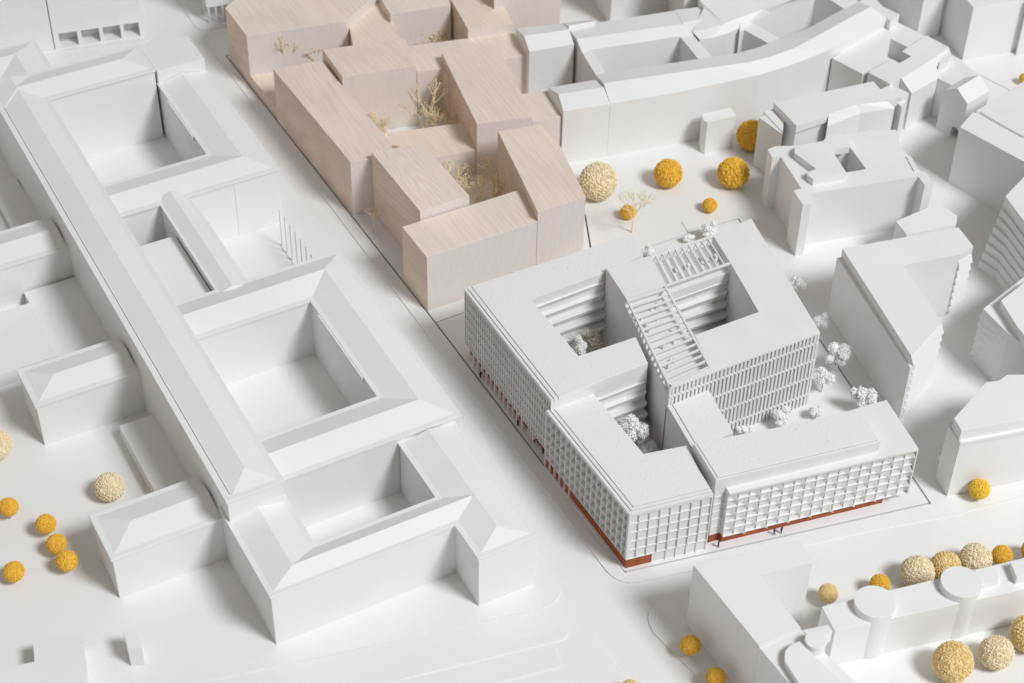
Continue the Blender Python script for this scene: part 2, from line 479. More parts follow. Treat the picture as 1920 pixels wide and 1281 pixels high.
post = B().prism(arc((0, 0), 0.03, 0, 315, 7), 0, 2.25).mesh("post", METAL)
B().prism(rect(-11.4, -6.0, -6.7, -6.56), 0, 0.06).obj("plinth", PAVE, thing("post_row_plinth", "low pale strip carrying the row of thin posts in the forecourt", "plinth", (*uv(-8.7, -6.63), 0)))
for k in range(9):
    o = link("post", post, None, (*uv(-11.27 + 0.63 * k, -6.63), 0.0))
    tag(o, "thin grey post in the row closing the forecourt of the courtyard building", "post", "thin posts of the forecourt")

# three hipped side wings on the left of the spine
def side_wing(u0, u1, v0, label, hip0=True):
    t = thing("side_wing", label, "model building", (*uv((u0 + u1) / 2, (v0 - 16.45) / 2), 0), "side wings left of the spine")
    hip(t, u0, u1, v0, -16.40, 2.43, 2.72, 'v', hip0, False)
side_wing(3.52, 6.18, -21.18, "near white hipped side wing, the one beside the row of amber ball trees")
side_wing(-6.0, -3.44, -21.15, "white hipped side wing at mid left, beyond the low annex")
side_wing(-15.6, -12.98, -25.0, "white hipped side wing cut by the left edge, beyond the flat terrace")
tag(B().prism(rect(-2.36, 3.45, -18.03, -16.47), 0, 0.8).obj("low_annex", WHITE, bevel=0.01), "low flat white annex between the two near side wings", "model building")
tag(B().prism(rect(-12.9, -6.0, -18.95, -16.47), 0, 0.7).obj("terrace_block", WHITE, bevel=0.01), "low white terrace slab against the spine wall", "model building")
tag(B().prism(rect(-12.0, -7.95, -25.0, -18.96), 0, 0.76).obj("flat_block", WHITE, bevel=0.01), "wide flat white block cut by the left edge, beside the terrace slab", "model building")
tag(B().prism([(-26.022, 10.684), (-25.235, 11.151), (-22.628, 6.985), (-24.553, 7.092), (-25.499, 8.791), (-26.051, 9.851)], 0, 0.4).obj("terrace_block", WHITE, bevel=0.01), "upper low terrace slab in shade against the spine", "model building")

# hipped corner building behind, at the upper left edge
t = thing("hipped_building", "grey-roofed white corner building at the upper left edge, behind the courtyard building", "model building", (*uv(-26, -14.6), 0))
hip(t, -29.05, -26.2, -24.0, -12.82, 3.5, 3.85, 'v', False, True)
hip(t, -29.05, -25.2, -15.65, -12.82, 3.5, 3.85, 'u', True, False, e=0.004)

# building with four open bays, top left
bx = [(-25.682, 23.365), (-20.970, 24.850)]
d = Vector((bx[1][0] - bx[0][0], bx[1][1] - bx[0][1])); L = d.length; d.normalize(); n = Vector((d.y, -d.x))
def bq(s, q): return (bx[0][0] + d.x * s - n.x * q, bx[0][1] + d.y * s - n.y * q)
def brect(s0, s1, q0, q1): return [bq(s0, q0), bq(s1, q0), bq(s1, q1), bq(s0, q1)]
t = thing("bay_building", "tall plain white building with four open bays along its foot", "model building", (*bq(L / 2, 1), 0))
B().prism(brect(0, L, 0, 7), 0.98, 7.0).obj("upper_wall", WHITE, t, bevel=0.01)
B().prism(brect(0, L, 0.85, 6.9), 0.08, 0.98).obj("bay_back_wall", WHITE, t)
B().prism(brect(0, L, 0.01, 6.8), 0.0, 0.08).obj("bay_floor", WHITE, t)
for f0, f1 in ((0.0, 0.06), (0.265, 0.31), (0.51, 0.55), (0.745, 0.785), (0.955, 1.0)):
    B().prism(brect(L * f0, L * f1, 0.004, 0.85), 0.08, 0.98).obj("bay_pier", WHITE, t, bevel=0.008)
t2 = B().prism(brect(-9, -0.05, -0.02, 7), 0, 7.0).obj("plain_building", WHITE, bevel=0.01)
tag(t2, "tall plain white building at the upper left edge, left of the bay building", "model building")

# colonnaded block, top left of the wooden ones
t = thing("colonnaded_block", "white block raised on thin columns at the top edge behind the wooden blocks", "model building", [(-17.176, 26.111)][0] + (0,))
c0 = [(-17.596, 26.295)][0]; c1 = [(-14.303, 27.312)][0]
d = Vector((c1[0] - c0[0], c1[1] - c0[1])); L = d.length; d.normalize(); n = Vector((d.y, -d.x))
def cq(s, q): return (c0[0] + d.x * s - n.x * q, c0[1] + d.y * s - n.y * q)
B().prism([cq(0, 0), cq(L, 0), cq(L, 6), cq(0, 6)], 1.05, 6.5).obj("upper_block", WHITE, t, bevel=0.01)
B().prism([cq(-0.02, 0.75), cq(L, 0.75), cq(L, 5.9), cq(-0.02, 5.9)], 0, 1.05).obj("recessed_wall", WHITE, t)
col = B().prism(arc((0, 0), 0.06, 0, 330, 11), 0, 1.06).mesh("column", WHITE)
for k in range(8):
    q = cq(0.12 + 0.40 * k, 0.10)
    link("column", col, t, (q[0] - t.location[0], q[1] - t.location[1], 0))

# ================================================================ wooden blocks
WLIST = [
 ("long wooden block at the top left corner of the wooden group", 0, 3.3, [(-15.883, 22.754), (-14.398, 20.075), (-9.204, 21.663), (-6.367, 27.249), (-13.592, 27.844)]),
 ("long narrow wooden block running along the street in front of the dark slit", 1, 3.3, [(-12.652, 16.969), (-8.032, 9.113), (-7.008, 9.428), (-6.096, 10.662), (-9.100, 15.874), (-10.212, 17.892)]),
 ("broad wooden block standing over the middle court with a straight pale front", 2, 3.75, [(-10.190, 18.234), (-8.947, 15.771), (-5.207, 16.894), (-5.915, 19.368)]),
 ("wide low wooden block crossing behind the tall centre block", 0, 2.75, [(-5.873, 20.208), (-5.247, 17.794), (-3.959, 18.152), (-3.605, 17.439), (-1.755, 17.665), (-0.663, 19.166), (0.510, 19.527), (-0.225, 21.789)]),
 ("tall wooden block in the centre with a long sloping-looking flat top", 1, 3.3, [(-4.000, 18.840), (-1.968, 12.489), (0.810, 13.222), (-1.054, 19.703)]),
 ("wooden block at the top over the court with upright straw twigs", 0, 3.3, [(-7.608, 24.224), (-6.915, 22.450), (-3.688, 23.477), (-4.310, 25.631), (-7.487, 24.594)]),
 ("wooden block at the top edge beside the white gabled house", 2, 3.35, [(-3.741, 24.100), (-2.675, 21.029), (-0.281, 21.724), (-1.148, 24.741)]),
 ("tall wooden block at the top edge seen as one plain pinkish wall", 1, 4.6, [(-1.319, 23.057), (2.323, 24.279), (1.457, 27.627), (-1.969, 26.166)]),
 ("low wooden link block between the two top blocks", 2, 2.75, [(-9.710, 25.225), (-8.763, 20.073), (-6.306, 20.811), (-6.985, 23.321), (-8.080, 25.840)]),
 ("small low wooden block against the white gabled house above the lawn", 0, 2.9, [(0.212, 15.778), (0.819, 13.309), (2.285, 13.835), (1.631, 16.098)]),
 ("low wooden link block below the tall centre block", 2, 1.63, [(-6.841, 13.153), (-4.026, 11.868), (-1.987, 12.596), (-2.739, 14.943), (-6.346, 13.937)]),
 ("wooden block with a long top behind the front wooden block", 0, 3.78, [(-7.009, 9.321), (-4.407, 4.743), (-2.146, 6.031), (-4.572, 10.128)]),
 ("long wooden block at the right end of the group, nearest the cream ball tree", 1, 3.87, [(-0.899, 11.127), (1.087, 4.772), (3.348, 6.018), (1.597, 11.913)]),
 ("front wooden block nearest the gridded white building", 0, 3.3, [(-5.243, 4.190), (-3.979, 2.009), (1.083, 4.770), (0.378, 7.284)]),
 ("low wooden sill along the street between two wooden blocks", 2, 0.75, [(-14.376, 20.047), (-12.650, 17.120), (-12.490, 17.467), (-13.233, 20.648)]),
]
def woodblock(label, k, z, p):
    o = B().prism(p, 0.0, z).obj("wooden_block", WOOD[k], bevel=0.012)
    tag(o, label, "wooden block", "wooden blocks of the neighbouring quarter")
for i, (label, k, z, p) in enumerate(WLIST):
    woodblock(label, k, z - 0.0011 * i, offset(p, -0.004))
tag(B().prism([(-6.110, 13.784), (-2.941, 13.885), (0.520, 12.629), (-0.126, 9.743), (-3.054, 9.438)], 0.0, 0.12).obj("court_floor", WOOD[0]), "wooden court floor among the wooden blocks", kind="structure")

# ================================================================ new building group (gridded white blocks)
def V2(p): return Vector((p[0], p[1]))
def along(a, b):
    d = V2(b) - V2(a); L = d.length; d.normalize()
    return d, Vector((d.y, -d.x)), L          # direction, outward normal, length (a left, b right, seen from outside)
def shift(p, n, k): return (p[0] + n[0] * k, p[1] + n[1] * k)

class Facade:
    """repeated pieces of one facade; every fin, slab and panel is an object that shares its mesh with its like"""
    def __init__(s, parent, a, b):
        s.p = parent; s.a = a; s.d, s.n, s.L = along(a, b)
        s.rz = math.atan2(s.d.y, s.d.x)
        s.cache = {}
    def put(s, name, mat, sx, sy, sz, x, y, z):
        "box centred at x along the wall, y = depth of its face behind the facade plane"
        k = (name, mat.name, round(sx, 4), round(sy, 4), round(sz, 4))
        if k not in s.cache:
            s.cache[k] = box_mesh(name, mat, sx, sy, sz)
        w = Vector((s.a[0], s.a[1])) + s.d * x - s.n * y
        return link(name, s.cache[k], s.p, (w.x - s.p.location.x, w.y - s.p.location.y, z), s.rz)

# ---- block N: tall block with the narrow grid on the street
NA, NB = [(-2.160, -0.963), (1.673, -7.949)]
NC = [(1.773, -7.692), (5.788, -5.593)][1]
ND = [(5.367, 3.056), (5.874, 1.650)]
n_court = [(0.786, -1.634), (2.850, -5.243), (5.328, -3.954), (4.148, 0.361)]
d, n, L = along(NA, NB)
NBLK = thing("gridded_block", "white block with the fine vertical grid along the street and a pitted roof", "model building", (*lerp(NA, ND[0], 0.5), 0), "blocks of the new white building group")
NE_ = V2(NB) + (V2(NC) - V2(NB)) * 1.0
outer = [shift(NA, n, -0.17), shift(NB, n, -0.17), tuple(NC), tuple([(6.031, -5.220)][0]), tuple([(4.174, 0.436)][0]), ND[1], ND[0]]
# court edge of N: west arm and south arm, back arm
arms = [shift(NA, n, -0.30), shift(NB, n, -0.30), NC, n_court[2], n_court[1], n_court[0], n_court[3], ND[1], ND[0]]
B().prism(arms, 0.75, 3.84).obj("body", PRINT, NBLK, bevel=0.006)
low = [shift(NA, n, -0.55), shift(NB, n, -0.55), NC, n_court[2], n_court[1], n_court[0], n_court[3], ND[1], ND[0]]
B().prism(low, 0.0, 0.75).obj("ground_floor", PRINT, NBLK)
B().prism([shift(NA, n, -0.28), shift(NB, n, -0.28), shift(NB, n, -0.56), shift(NA, n, -0.56)], 0.001, 0.745).obj("ground_floor_wall", RED, NBLK)
roof = [shift(NA, n, -0.36), shift(NB, n, -0.36), NC, n_court[2], n_court[1], n_court[0], n_court[3], ND[1], ND[0]]
B().prism(offset(roof, 0.004), 3.84, 4.0).obj("roof_slab", CAST, NBLK, bevel=0.012)
for q0, q1, zz in ((0.0, 0.12, 3.965), (0.15, 0.315, 4.0)):
    B().prism([shift(NA, n, -q0), shift(NB, n, -q0), shift(NB, n, -q1), shift(NA, n, -q1)], 3.82, zz).obj("parapet_strip", PRINT, NBLK, bevel=0.006)
F = Facade(NBLK, NA, NB)
NCOL, NROW = 38, 6
mw = F.L / NCOL
z0, z1 = 0.72, 3.82
rh = (z1 - z0) / NROW
for i in range(NCOL + 1):
    F.put("fin", PRINT, 0.040, 0.31, z1 - z0, min(max(i * mw, 0.021), F.L - 0.021), 0.0, z0)
for j in range(NROW + 1):
    F.put("floor_slab", PRINT, F.L - 0.01, 0.29, 0.032, F.L / 2, 0.012, z0 + j * rh - (0.032 if j == NROW else 0) + 0.001)
for i in range(NCOL):
    for j in range(NROW):
        F.put("window_panel", PRINT, mw - 0.075, 0.03, rh - 0.17, (i + 0.5) * mw - 0.012, 0.10, z0 + j * rh + 0.15)
for i in range(4, 27, 2):
    F.put("column", PRINT, 0.05, 0.10, z0, i * mw, 0.005, 0.001)
for i in range(29, 32):
    F.put("fin", PRINT, 0.036, 0.165, 0.42, i * mw, 0.001, z0 - 0.42)
F.put("floor_slab", PRINT, 2 * mw + 0.03, 0.15, 0.03, 30 * mw, 0.013, z0 - 0.42)
F.put("entrance_wall", PRINT, 1.2, 0.1, z0 - 0.01, 0.55, 0.40, 0.001)

def terraces(parent, a, b, ztop, steps, dz, band, grow, mat=PRINT, start=0.10):
    """rounded balcony bands stepping out towards the court, each deeper than the one above"""
    d, n, L = along(a, b)
    for k in range(steps):
        dep = start + grow * k
        band_ = band
        zt = ztop - dz * k
        r = min(0.16, dep * 0.8)
        p0 = V2(a) + n * dep; p1 = V2(b) + n * dep
        e = V2(b) - d * 0.02
        c = e - d * r + n * (dep - r)
        pts = [tuple(V2(a)), tuple(p0)]
        for i in range(7):
            t = math.pi / 2 * i / 6
            q = c + n * (r * math.cos(t)) + d * (r * math.sin(t))
            pts.append((q.x, q.y))
        pts.append(tuple(e))
        # leaning parapet: narrower at the foot
        ptsb = [tuple(V2(q) - n * (0.10 if i not in (0, len(pts) - 1) else 0)) for i, q in enumerate(pts)]
        rows = [[(*q, zt - band) for q in ptsb], [(*q, zt) for q in pts]]
        B().loft(rows).obj("balcony_band", mat, parent, bevel=0.02)

terraces(NBLK, n_court[0], tuple(V2(n_court[3]) - along(n_court[0], n_court[3])[0] * 0.02), 3.50, 5, 0.56, 0.27, 0.12)
tag(B().prism(offset(n_court, 0.5), 0.0, 0.06).obj("court_floor", PRINT), "small white court floor inside the fine gridded block", kind="structure")
# cornice strip round the court edge
a_, b_ = n_court[0], n_court[3]

# ---- block S: corner block with the square grid
SA, SB = [(1.478, -7.943), (4.766, -13.701)]
SC = [(8.152, -12.525)][0]
sp = [(3.457, -6.894), (5.442, -10.377), (7.221, -9.858), (7.640, -11.189)]
SBLK = thing("corner_block", "white corner block with deep square grid on two sides and rust red foot", "model building", (*SB, 0), "blocks of the new white building group")
d1, n1, L1 = along(SA, SB); d2, n2, L2 = along(SB, SC)
def inset_corner(k):
    # SB pushed inside both facades by k
    m_ = Matrix(((n1.x, n1.y), (n2.x, n2.y)))
    q = m_.inverted() @ Vector((n1.dot(V2(SB)) - k, n2.dot(V2(SB)) - k))
    return (q.x, q.y)
def sbody(k, k2=None):
    return [shift(SA, n1, -k), inset_corner(k), shift(SC, n2, -k), sp[3], sp[2], sp[1], sp[0]]
B().prism(sbody(0.20), 0.62, 3.24).obj("body", PRINT, SBLK, bevel=0.006)
B().prism(sbody(0.08), 0.0, 0.62).obj("ground_floor_wall", RED, SBLK)
B().prism(sbody(0.34), 3.24, 3.4).obj("roof_slab", CAST, SBLK, bevel=0.012)
for q0, q1, zz in ((0.0, 0.13, 3.37), (0.16, 0.30, 3.4)):
    B().prism([shift(SA, n1, -q0), inset_corner(q0), inset_corner(q1), shift(SA, n1, -q1)], 3.2, zz).obj("parapet_strip", PRINT, SBLK, bevel=0.006)
    B().prism([inset_corner(q0), shift(SC, n2, -q0), shift(SC, n2, -q1), inset_corner(q1)], 3.2, zz - 0.004).obj("parapet_strip", PRINT, SBLK, bevel=0.006)
z0, z1 = 0.62, 3.22
rh = (z1 - z0) / 5
F1 = Facade(SBLK, SA, SB); F2 = Facade(SBLK, SB, SC)
for F, nc, fw, dep in ((F1, 16, 0.042, 0.20), (F2, 8, 0.042, 0.10)):
    mw = F.L / nc
    for i in range(nc + 1):
        F.put("fin", PRINT, fw, dep, z1 - z0, min(max(i * mw, 0.022), F.L - 0.022), 0.0 if F is F1 else 0.001, z0)
    for j in range(6):
        F.put("floor_slab", PRINT, F.L - 0.05, dep - 0.015, 0.036, F.L / 2, 0.008, z0 + j * rh - (0.036 if j == 5 else 0))
    for i in range(nc):
        for j in range(5):
            F.put("window_panel", PRINT, mw - (0.10 if F is F1 else 0.06), 0.05, rh - (0.13 if F is F1 else 0.07), (i + 0.5) * mw, dep - 0.03, z0 + j * rh + (0.065 if F is F1 else 0.045))
F2.put("wall_backing", PRINT, F2.L - 0.02, 0.12, z1 - z0 - 0.02, F2.L / 2 + 0.005, 0.098, z0 + 0.01)
mw = F1.L / 16
for i in range(0, 6):
    F1.put("fin", PRINT, 0.042, 0.20, z0 - 0.002, max(i * mw, 0.022), 0.002, 0.001)
mw = F2.L / 8
F2.put("ground_wall", PRINT, F2.L - 2.62 * mw, 0.16, z0 - 0.003, (F2.L + 2.62 * mw) / 2, 0.07, 0.001)
for i in range(4, 9):
    F2.put("fin", PRINT, 0.05, 0.07, z0 - 0.004, min(i * mw - 0.02, F2.L - 0.03), 0.02, 0.001)
B().prism([shift(SA, n1, 0.03), shift(inset_corner(0), n1 + n2, 0.03), shift(SC, n2, 0.03), shift(SC, n2, -0.4), inset_corner(0.4), shift(SA, n1, -0.4)], 0.0, 0.03).obj("plinth", PRINT, SBLK)

# ---- middle block M and tall ring block (NE)
M0, M1 = [(6.567, -7.389), (7.491, -9.912)]
mp = [(6.567, -7.389), (7.491, -9.912), (9.228, -8.911), (8.340, -6.320)]
MBLK = thing("link_block", "small white block with pitted roof between corner block and tall slatted block", "model building", (*centroid(mp), 0), "blocks of the new white building group")
d, n, L = along(mp[0], mp[1])
B().prism(mp, 0.0, 3.12).obj("body", PRINT, MBLK, bevel=0.006)
B().prism([shift(mp[0], n, -0.24), shift(mp[1], n, -0.24), mp[2], mp[3]], 3.12, 3.26).obj("roof_slab", CAST, MBLK, bevel=0.01)
B().prism([mp[0], mp[1], shift(mp[1], n, -0.20), shift(mp[0], n, -0.20)], 3.12, 3.26).obj("parapet_strip", PRINT, MBLK, bevel=0.006)
terr_s = [(5.645, -5.020), (5.880, -4.879)]
# bands on the south side of N, over the court of S
c0, c1 = sp[0], tuple(V2(NC) - V2((0.0, 0.0)))
terraces(NBLK, tuple(V2(NB) + (V2(NC) - V2(NB)) * 0.42), tuple(NC), 3.02, 5, 0.56, 0.27, 0.12)
tag(B().prism(offset([sp[0], sp[1], sp[2], c1], 0.15), 0.0, 0.06).obj("court_floor", PRINT), "small white court floor behind the corner block", kind="structure")

ZN = 4.3
q_bl, q_p1, q_p2, q_pl = [(4.143, 0.263), (6.150, 1.201), (6.723, -0.852), (4.948, -1.732)]     # solid back-left roof
q_fl, q_fm, q_fr, q_br = [(6.604, -7.390), (8.415, -6.203), (13.264, -3.784), (10.944, 4.049)]          # front left, front middle, front right, back right
q_c1, q_c2, q_c3, q_c4 = [(6.754, -0.942), (9.728, 0.821), (10.727, -2.503), (7.836, -4.094)]      # court
q_b2 = [(9.070, 2.778)][0]
NEB = thing("slatted_block", "tallest white block with slender fins, open slatted roofs and square court", "model building", (*centroid([q_bl, q_fr]), 0), "blocks of the new white building group")
dF, nF, LF = along(q_fl, q_fr)
B().prism([q_bl, q_pl, q_p2, q_p1], 0, ZN).obj("body", PRINT, NEB, bevel=0.008)
ring = [q_b2, q_c2, q_c3, q_c4, shift(q_fm, nF, -0.17), shift(q_fr, nF, -0.17), q_br]
B().prism(ring, 0, ZN - 0.10).obj("body", PRINT, NEB, bevel=0.006)
B().prism([q_b2, q_c2, q_c3, q_c4, q_fm, q_fr, q_br], ZN - 0.10, ZN).obj("roof_slab", PRINT, NEB, bevel=0.008)
B().prism([q_pl, shift(q_fl, nF, -0.17), shift(q_fm, nF, -0.17), q_c4, q_p2], 0, 3.80).obj("body", PRINT, NEB, bevel=0.006)
B().prism([q_p1, q_p2, q_c2, q_b2], 0, 3.75).obj("body", PRINT, NEB, bevel=0.006)
terraces(NEB, q_p2, tuple(V2(q_c2) - along(q_p2, q_c2)[0] * 0.02), 3.32, 5, 0.58, 0.28, 0.12, start=0.12)
tag(B().prism(offset([q_c1, q_c2, q_c3, q_c4], 0.1), 0.0, 0.05).obj("court_floor", PRINT), "small white court floor inside the tall slatted block", kind="structure")

def beam(parent, name, a, b, w, z0, z1, mat=PRINT, side=0.0):
    d, n, L = along(a, b)
    h0, h1 = side + w / 2, side - w / 2
    return B().prism([shift(a, n, h0), shift(b, n, h0), shift(b, n, h1), shift(a, n, h1)], z0, z1).obj(name, mat, parent, bevel=0.006)
# pergola A: edge beams, slats across, posts along the left edge, fins in front
beam(NEB, "edge_beam", q_pl, q_fl, 0.10, ZN - 0.11, ZN - 0.001, side=-0.05)
beam(NEB, "edge_beam", q_p2, q_fm, 0.10, ZN - 0.11, ZN - 0.002, side=0.0)
beam(NEB, "edge_beam", q_fl, q_fm, 0.12, ZN - 0.11, ZN - 0.003, side=-0.06)
NS = 15
for k in range(NS):
    t = (k + 0.45) / NS
    beam(NEB, "roof_slat", lerp(q_pl, q_fl, t), lerp(q_p2, q_fm, t), 0.075, ZN - 0.12, ZN - 0.02)
for k in range(1, 15):
    a_ = lerp(q_pl, q_fl, 0.10 + 0.90 * k / 14.5)
    d_, n_, L_ = along(q_pl, q_fl)
    w = shift(a_, n_, -0.05)
    B().prism([shift(shift(w, n_, 0.045), d_, -0.055), shift(shift(w, n_, 0.045), d_, 0.055), shift(shift(w, n_, -0.045), d_, 0.055), shift(shift(w, n_, -0.045), d_, -0.055)], 3.83, ZN - 0.1).obj("parapet_post", PRINT, NEB)
beam(NEB, "parapet", q_pl, q_fl, 0.10, 3.78, 3.84, side=-0.05)
for k in range(10):          # little angled struts on the roof garden
    t = rnd.uniform(0.08, 0.92); s_ = rnd.uniform(0.1, 0.85)
    a_ = lerp(lerp(q_pl, q_fl, t), lerp(q_p2, q_fm, t), s_)
    an = rnd.uniform(0, 3.1)
    B().prism([(a_[0], a_[1]), (a_[0] + 0.16 * math.cos(an), a_[1] + 0.16 * math.sin(an)), (a_[0] + 0.12 * math.cos(an + 0.5), a_[1] + 0.12 * math.sin(an + 0.5))], 3.80, 4.1).obj("garden_planter", PRINT, NEB)
# pergola B over the back arm
beam(NEB, "edge_beam", q_p1, q_b2, 0.10, ZN - 0.11, ZN - 0.001, side=0.05)
beam(NEB, "edge_beam", q_p2, q_c2, 0.10, ZN - 0.11, ZN - 0.002, side=0.0)
beam(NEB, "parapet", q_p2, q_c2, 0.10, 3.3, 3.80, side=0.02)
for k in range(9):
    t = (k + 0.8) / 9.6
    beam(NEB, "roof_slat", lerp(q_p1, q_b2, t), lerp(q_p2, q_c2, t), 0.065, ZN - 0.12, ZN - 0.02)
for k in range(9):
    t = (k + 0.3) / 9.2
    a_ = lerp(q_p1, q_b2, t); b_ = lerp(q_p1, q_b2, t + 0.055)
    d_, n_, L_ = along(q_p1, q_b2)
    B().add([(*shift(a_, n_, 0.02), 3.75), (*shift(a_, d_, 0.06), 3.75), (*shift(b_, d_, 0.06), ZN - 0.1), (*b_, ZN - 0.1),
             (*shift(shift(a_, n_, 0.06), d_, 0), 3.75), (*shift(shift(a_, d_, 0.06), n_, 0.06), 3.75), (*shift(shift(b_, d_, 0.06), n_, 0.06), ZN - 0.1), (*shift(b_, n_, 0.06), ZN - 0.1)],
            [(0, 1, 2, 3), (7, 6, 5, 4), (0, 4, 5, 1), (1, 5, 6, 2), (2, 6, 7, 3), (3, 7, 4, 0)]).obj("brace", PRINT, NEB)
# fin facade towards the garden
F = Facade(NEB, q_fl, q_fr)
nm = 38
mw = F.L / nm
lev = [0.0, 0.62, 1.64, 2.66, 3.68, ZN - 0.10]
isplit = round((V2(q_fm) - V2(q_fl)).length / mw)
for i in range(nm + 1):
    low = 0.0 if i >= isplit else 3.0
    F.put("fin", PRINT, mw * 0.56, 0.16, ZN - 0.10 - low, min(max(i * mw, mw * 0.28), F.L - mw * 0.28), 0.0, low)
for i in range(nm):
    for j in (1, 2, 3, 4):
        if i < isplit and j < 4:
            continue
        F.put("ledge", PRINT, mw * 0.66, 0.19, 0.075, (i + 0.5) * mw, -0.028, lev[j])
F.put("front_cap", PRINT, F.L, 0.17, 0.098, F.L / 2, 0.001, ZN - 0.099)

# ---- block E: low block with folded triangular facade
EA, EB = [(8.832, -12.275), (16.829, -9.555)]
er = [(15.898, -6.681)][0]
eu = [(7.466, -10.138), (14.578, -8.071), (15.147, -9.748), (8.240, -12.128)]
el0 = [(8.264, -12.144), (8.835, -11.954)]
EBLK = thing("folded_block", "low white block with folded triangular openings and a set back pitted top", "model building", (*centroid([EA, EB, er]), 0), "blocks of the new white building group")
d, n, L = along(EA, EB)
ebody = [shift(el0[0], n, -0.02), shift(EA, n, -0.36), shift(EA, n, -0.16), shift(EB, n, -0.16), er, eu[0]]
B().prism(ebody, 0.45, 3.02).obj("body", PRINT, EBLK, bevel=0.006)
B().prism([shift(el0[0], n, -0.02), shift(EA, n, -0.36), EA, EB, er, eu[0]], 3.02, 3.15).obj("terrace_slab", PRINT, EBLK, bevel=0.008)
B().prism([shift(el0[0], n, -0.03), shift(EA, n, -0.40), shift(EA, n, -0.22), shift(shift(EB, n, -0.22), d, -1.05), shift(shift(EB, n, -0.9), d, -1.0), shift(shift(er, n, 0.4), d, -0.8), eu[0]], 0.0, 0.45).obj("ground_floor_wall", RED, EBLK)
B().prism(eu, 3.15, 3.66).obj("upper_storey", PRINT, EBLK, bevel=0.008)
du, nu, Lu = along(eu[3], eu[2]); dw, nw, Lw = along(eu[0], eu[3])
B().prism([shift(shift(eu[0], nw, -0.13), du, 0.0), shift(shift(eu[3], nw, -0.13), nu, -0.10), shift(shift(eu[2], nu, -0.10), du, -0.06), shift(eu[1], du, -0.06)], 3.66, 3.8).obj("roof_slab", CAST, EBLK, bevel=0.012)
B().prism([eu[0], eu[3], shift(eu[3], nw, -0.10), shift(eu[0], nw, -0.10)], 3.66, 3.8).obj("parapet_strip", PRINT, EBLK, bevel=0.006)
B().prism([shift(eu[3], nw, -0.10), eu[2], shift(eu[2], nu, -0.07), shift(shift(eu[3], nw, -0.10), nu, -0.07)], 3.66, 3.74).obj("parapet_strip", PRINT, EBLK, bevel=0.006)
for zz in (0.95, 1.4, 1.85, 2.3, 2.75):
    a_ = shift(el0[0], n, 0.0); b_ = shift(EA, n, -0.34)
    beam(EBLK, "ledge_line", a_, b_, 0.04, zz, zz + 0.03)
F = Facade(EBLK, EA, EB)
nc, nr = 17, 6
mw = F.L / nc
z0, z1 = 0.45, 3.02
rh = (z1 - z0) / nr
def tri_wedge(up):
    w, h = mw, rh
    if up:
        vs = [(-w * 0.14, 0.16, 0.03), (w * 0.47, 0.16, 0.03), (w * 0.16, 0.16, h * 0.92), (w * 0.45, -0.05, 0.03)]
    else:
        vs = [(-w * 0.20, 0.16, h * 0.96), (w * 0.46, 0.16, h * 0.96), (w * 0.38, 0.16, 0.05), (w * 0.43, 0.06, h * 0.96)]
    return B().add(vs, [(0, 1, 2), (0, 3, 1), (0, 2, 3), (1, 3, 2)]).mesh("folded_panel", PRINT)
WU, WD = tri_wedge(True), tri_wedge(False)
for j in range(nr + 1):
    F.put("floor_slab", PRINT, F.L - 0.01, 0.09, 0.03, F.L / 2, 0.07, z0 + j * rh - (0.03 if j == nr else 0))
for i in range(nc + 1):
    F.put("fin", PRINT, 0.022, 0.07, z1 - z0, min(max(i * mw, 0.012), F.L - 0.012), 0.095, z0)
for i in range(nc):
    for j in range(nr):
        w = V2(F.a) + F.d * ((i + 0.5) * mw)
        link("folded_panel", WU if (i + j) % 2 else WD, EBLK, (w.x - EBLK.location.x, w.y - EBLK.location.y, z0 + j * rh), F.rz)
beam(EBLK, "corner_post", shift(EB, d, -0.03), shift(shift(EB, d, -0.03), n, -0.16), 0.05, 0.45, 3.02)

# ================================================================ white city blocks behind and to the right
def block(name, label, z, p, z0=0.0, e=0.0, mat=WHITE):
    o = B().prism(p, z0, z - e).obj(name, mat, bevel=0.01)
    return tag(o, label, "model building")

def gable_row(parent, name, rows, zr, ze, zb=None, z0=0.0):
    "rows of (back eave, ridge, front eave) ground points; one pitched range along them"
    zb = ze if zb is None else zb
    rr = [[(*b_, z0), (*b_, zb), (*r_, zr), (*f_, ze), (*f_, z0)] for b_, r_, f_ in rows]
    return B().loft(rr).obj(name, WHITE, parent, bevel=0.006)

# two small gabled houses between the wood and the long block
t = block("gabled_house", "small white gabled house behind the wooden blocks, far end of the long block", 0.1, [(-0.035, 21.194), (0.597, 19.115), (2.952, 19.850), (2.637, 21.462)])
h = [(-0.107, 21.278), (3.989, 22.257)]; h2 = [(0.621, 19.074), (2.985, 19.834)]; hr = [(0.326, 19.967), (2.711, 20.679)]
gable_row(t, "gabled_body", [(h[0], hr[0], h2[0]), (lerp(h[0], h[1], 0.60), hr[1], h2[1])], 3.68, 3.3)
gable_row(t, "gabled_body", [(lerp(h[0], h[1], 0.601), shift(hr[1], (0, 0.5), 1.0), shift(hr[1], (0, 0.3), 1.0)), (h[1], [(4.089, 21.681)][0], [(4.115, 21.699)][0])], 3.6, 3.5, zb=3.3)
t = block("gabled_house", "small white gabled house in front, touching the low wooden block above the lawn", 0.1, [(1.715, 15.662), (2.363, 13.793), (4.698, 14.455), (4.062, 16.546)])
gable_row(t, "gabled_body", [[(1.624, 15.779), (2.121, 14.802), (2.362, 13.715)], [(4.049, 16.570), (4.461, 15.531), (4.756, 14.434)]], 3.57, 3.3)

